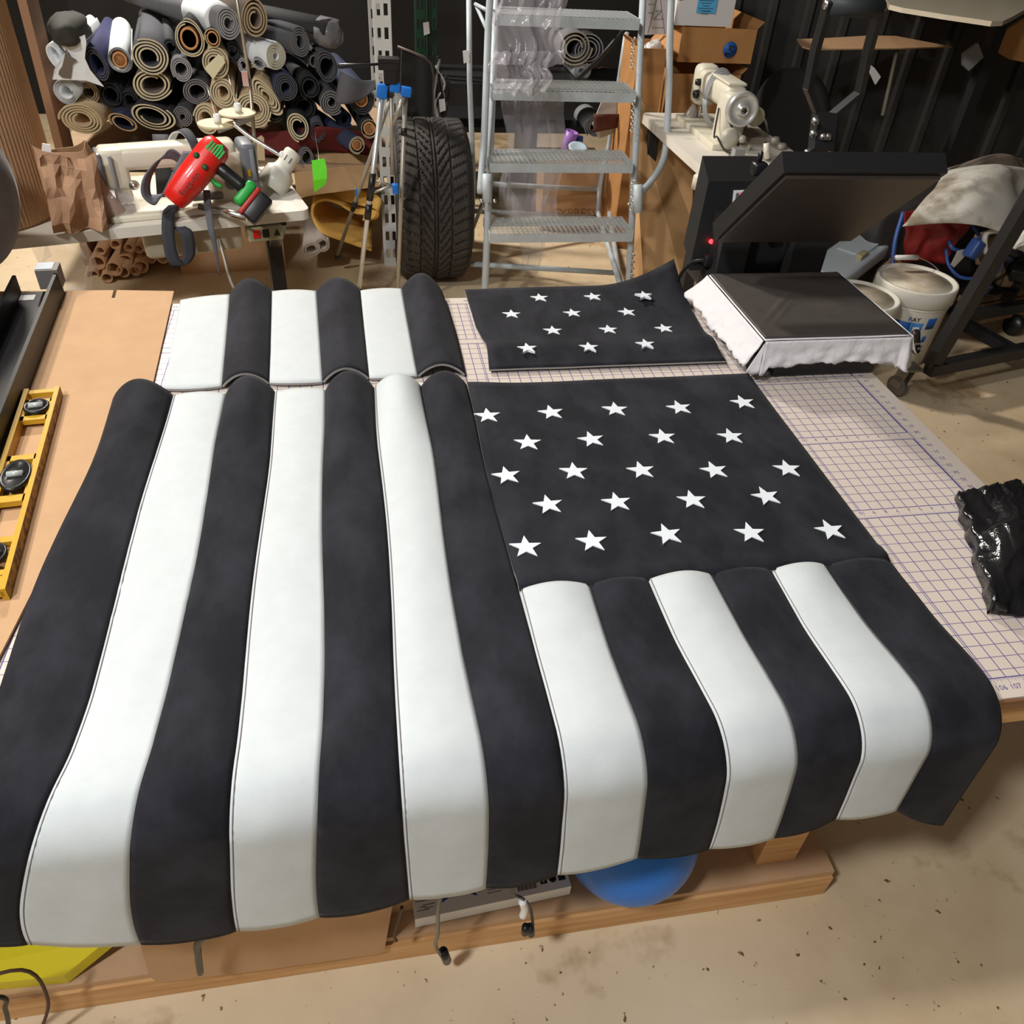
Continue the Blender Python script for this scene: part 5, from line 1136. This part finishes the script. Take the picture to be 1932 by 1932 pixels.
s = MB().tube([py(1693,92,2.5), py(1665,218,2.3)], .010, 8); tag(s.build('thin_pole', mat('dull_olive_pole', (.22,.21,.15), .6)), 'thin dull pole leaning on the dark siding under the tan cardboard', 'pole')
s = MB().prism([py(1637,118,2.3), py(1650,128,2.3), py(1662,145,2.3), py(1652,160,2.3), py(1643,140,2.3)], (0,.01,0)); tag(s.build('white_scrap', M_whitep), 'small white scrap just right of the lever arm of the press', 'scrap')
s = MB().lathe([(.17,0),(.24,.0),(.26,.02),(.26,.06),(.24,.08),(.17,.08)], py(1480,225,2.6), (1,.5,0), 40); tag(s.build('spare_tyre', mat('dusty_black_rubber', (.012,.011,.011), .8)), 'dark spare tyre barely visible behind the right sewing machine', 'tyre')
# black bag on the mat
bm = bmesh.new()
bq = [pz(1800,940,.745), pz(1960,915,.745), pz(1965,1165,.745), pz(1862,1160,.745)]
def bg(u, v):
    p = (bq[0]*(1-u)+bq[1]*u)*(1-v)+(bq[3]*(1-u)+bq[2]*u)*v; e = min(u, 1-u)*min(v, 1-v)*4
    h = .018+.055*max(0,e)**.45*(1-.55*v)+.030*nz((u*3.2,v*2.6,1))+(.012*nz((u*11,v*8,5))+.010*abs(nz((u*18,v*9,2))))*max(.12,1-v*2.0)
    ed = 1 if 0 < u < 1 and 0 < v < 1 else 0
    return V((p.x+.012*nz((u*6,v*7,7)), p.y+.012*nz((v*9,u*4,3)), .7425+max(.004, h*ed)))
tag(MB().sheet(bg, 56, 56, -.0015).build('bin_bag', M_bag), 'crumpled glossy black plastic bag on the right edge of the mat', 'plastic bag')
# ---------------- under the table ----------------
ub = thing('cardboard_box', 'flattened brown cardboard box hanging over the front rail on the left', 'box', (-.45,-1.2,.09))
MB().box((-.455,-1.20,.15), (.40,.24,.12)).build('box_body', M_card, ub)
MB().prism([py(262,1762,-1.378), py(742,1695,-1.378), py(725,1790,-1.376), py(715,1796,-1.376), py(500,1826,-1.376), py(300,1850,-1.376), py(282,1838,-1.376)], (0,-.004,0)).build('front_flap', M_card, ub)
pb2 = thing('printed_box', 'flat white printed carton on the lower shelf behind hanging cables', 'box', tuple(pz(930,1690,.089)))
c4 = [pz(783,1735,.125), pz(1078,1672,.125)]
dx = (c4[1]-c4[0]).normalized(); dy = V((-dx.y, dx.x, 0)); L_ = (c4[1]-c4[0]).length
z0 = V((0,0,-.034))
MB().prism([c4[0]+z0, c4[1]+z0, c4[1]+dy*.28+z0, c4[0]+dy*.28+z0], (0,0,.034)).build('carton', M_whitep, pb2)
def on(a, b, h=.0006): return c4[0]+dx*a+dy*b+V((0,0,h))
s = MB(); s.prism([on(.055,.02), on(.075,.03), on(.105,.03), on(.125,.02), on(.120,.04), on(.125,.06), on(.10,.055), on(.08,.055), on(.055,.06), on(.062,.04)], (0,0,.0006)); s.build('blue_emblem', mat('blue_emblem', (.03,.08,.40), .5), pb2)
s = MB(); s.prism([on(.086,.035,.0014), on(.094,.035,.0014), on(.094,.048,.0014), on(.086,.048,.0014)], (0,0,.0003)); s.build('emblem_dot', mat('emblem_red', (.45,.06,.06), .5), pb2)
s = MB(); gp = mat('grey_print', (.2,.19,.2), .7)
for r_ in range(3):
    for k in range(4): s.box(on(.018+.012*(k % 2), .014+.018*r_+.003*k), (.024-.006*(k % 3), .0012, .0004), (0,0,math.atan2(dx.y,dx.x)))
s.build('fine_print', gp, pb2); s = MB()
for k in range(5): s.box(on(.16, .02+.006*k), (.03-.005*(k % 2), .0012, .0004), (0,0,math.atan2(dx.y,dx.x)))
s.build('fine_print', gp, pb2)
s = MB()
for k in range(14): s.box(on(L_-.105+.0028*k, .022), (.0013 if k % 3 else .002, .022, .0004), (0,0,math.atan2(dx.y,dx.x)))
s.build('barcode', M_ink, pb2)
for k in range(3):
    s = MB(); cx_ = on(L_-.052+.019*k, .022); an = math.atan2(dx.y, dx.x)
    if k == 1: s.lathe([(.0055,0),(.0075,0),(.0075,.0004),(.0055,.0004)], cx_, (0,0,1), 20); s.lathe([(.002,0),(.0035,0),(.0035,.0004)], cx_, (0,0,1), 14)
    else: s.box(cx_, (.014,.013,.0004), (0,0,an))
    o = s.build('icon', M_ink, pb2)
    if k == 0:
        s = MB(); text(s, 'f', cx_+V((0,0,.0008)), dx, dy, .013, bold=True); s.build('icon_letter', M_whitep, o)
bl_ = MB().lathe([(.0001+.135*math.sin(PI*k/24), -.135*math.cos(PI*k/24)) for k in range(25)], (.172,-1.29,.089+.136), (0,0,1), 48); tag(bl_.build('blue_ball', M_blue), 'smooth blue ball on the lower shelf under the flag hem', 'ball')
s = MB().rbox((.335,-1.24,.43), (.06,.03,.10), .012); 
w_ = py(1395,1595,-1.36); s = MB().rbox(w_+V((0,.02,.03)), (.055,.03,.10), .012); tag(s.build('white_bottle', M_whitep), 'white plastic bottle corner showing just under the white stripe hem', 'bottle')
yt = MB().prism([(-1.30,-1.34,.09), (-.88,-1.36,.09), (-.80,-1.32,.125), (-.80,-1.12,.155), (-1.30,-1.10,.155)], (0,0,.03)); tag(yt.build('yellow_case', mat('bright_yellow_plastic', (.62,.52,.01), .35)), 'bright yellow plastic case on the lower shelf at the left end', 'case')
def cord(pts, r, m, label, cat='cable', plug=None, nm='cable'):
    t = MB().tube(smoothpts(pts, 6), r, 8).build(nm, m); tag(t, label, cat)
    if plug: 
        for (p, q_) in plug: MB().tube([V(p), V(q_)], r*2.6, 10).build('plug', M_blkp, t)
    return t
cord([(-.205,-1.462,.60), py(828,1700,-1.44), py(826,1760,-1.43), py(822,1785,-1.43), py(836,1808,-1.42)], .0035, mat('grey_cord', (.22,.19,.15), .6), 'grey cord hanging past the printed carton down to the floor', plug=[(py(836,1795,-1.42), py(843,1812,-1.41))])
cord([(-.10,-1.462,.55), py(968,1680,-1.45), py(985,1695,-1.44), py(1000,1712,-1.43), py(1006,1745,-1.43)], .0028, M_blkp, 'black twin cord hanging in front of the printed carton', plug=[(py(992,1748,-1.43), py(990,1760,-1.43)), (py(1000,1748,-1.43), py(1002,1762,-1.43))])
cord([py(985,1700,-1.44), py(990,1715,-1.44), py(986,1728,-1.44)], .007, M_whitep, 'white crumpled cable tie on the black twin cord', 'cable tie', nm='cable_tie')
cord([(-.50,-1.462,.50), py(380,1772,-1.43), py(374,1800,-1.42), py(378,1835,-1.41)], .006, M_blkp, 'thick black strap end hanging over the brown box flap', 'strap', nm='hanging_strap')
cord([py(758,1712,-1.41), py(752,1735,-1.40), py(744,1765,-1.40), py(748,1775,-1.40)], .003, mat('dark_brown_cord', (.08,.04,.02), .6), 'thin dark cord lying between the brown flap and printed carton')
cord([(-1.08,-1.44,.30), py(-10,1880,-1.42), py(10,1905,-1.42), py(18,1945,-1.42)], .004, M_blkp, 'black cord curving down at the far lower left corner')
cord([(-1.0,-1.44,.30), py(40,1830,-1.41), py(90,1885,-1.41), py(78,1945,-1.42)], .003, mat('dark_brown_cord', (.08,.04,.02), .6), 'thin brown cord hanging in front of the rail at lower left')
# ---------------- camera, light ----------------
cd = bpy.data.cameras.new('camera'); co = bpy.data.objects.new('camera', cd); C.objects.link(co)
cd.sensor_width = 36; cd.lens = CF/1932*36; cd.clip_start = .05
Rw = CR.transposed(); Mx = Matrix.Identity(3)
for i in range(3): Mx[i][0] = Rw[i][0]; Mx[i][1] = -Rw[i][1]; Mx[i][2] = -Rw[i][2]
co.matrix_world = Matrix.Translation(CT) @ Mx.to_4x4()
bpy.context.scene.camera = co
def area(name, loc, tgt, size, power, col, sy=None):
    l = bpy.data.lights.new(name, 'AREA'); l.size = size; l.energy = power; l.color = col
    if sy: l.shape = 'RECTANGLE'; l.size_y = sy
    o = bpy.data.objects.new(name, l); C.objects.link(o); o.location = loc
    o.rotation_euler = (V(tgt)-V(loc)).to_track_quat('-Z', 'Y').to_euler(); return o
area('ceiling_lamp_left', (-2.3,-1.0,3.45), (0,-.2,.5), .22, 68, (1,.95,.88))
area('ceiling_lamp_rear', (-1.5,3.3,3.5), (.2,.6,.3), .35, 220, (1,.93,.84))
area('ceiling_lamp_front', (-1.6,-2.5,3.5), (.2,-1.2,.2), .3, 82, (.97,.98,1))
w = bpy.data.worlds.new('dim_shed'); bpy.context.scene.world = w; w.use_nodes = True
w.node_tree.nodes['Background'].inputs[0].default_value = (.9,.95,1,1); w.node_tree.nodes['Background'].inputs[1].default_value = .05
s_ = bpy.context.scene; s_.view_settings.view_transform = 'Standard'; s_.view_settings.look = 'None'; s_.view_settings.gamma = 1; s_.view_settings.exposure = 0
s_.view_settings.use_curve_mapping = False
for o in bpy.data.objects:
    if '_w' in o: del o['_w']
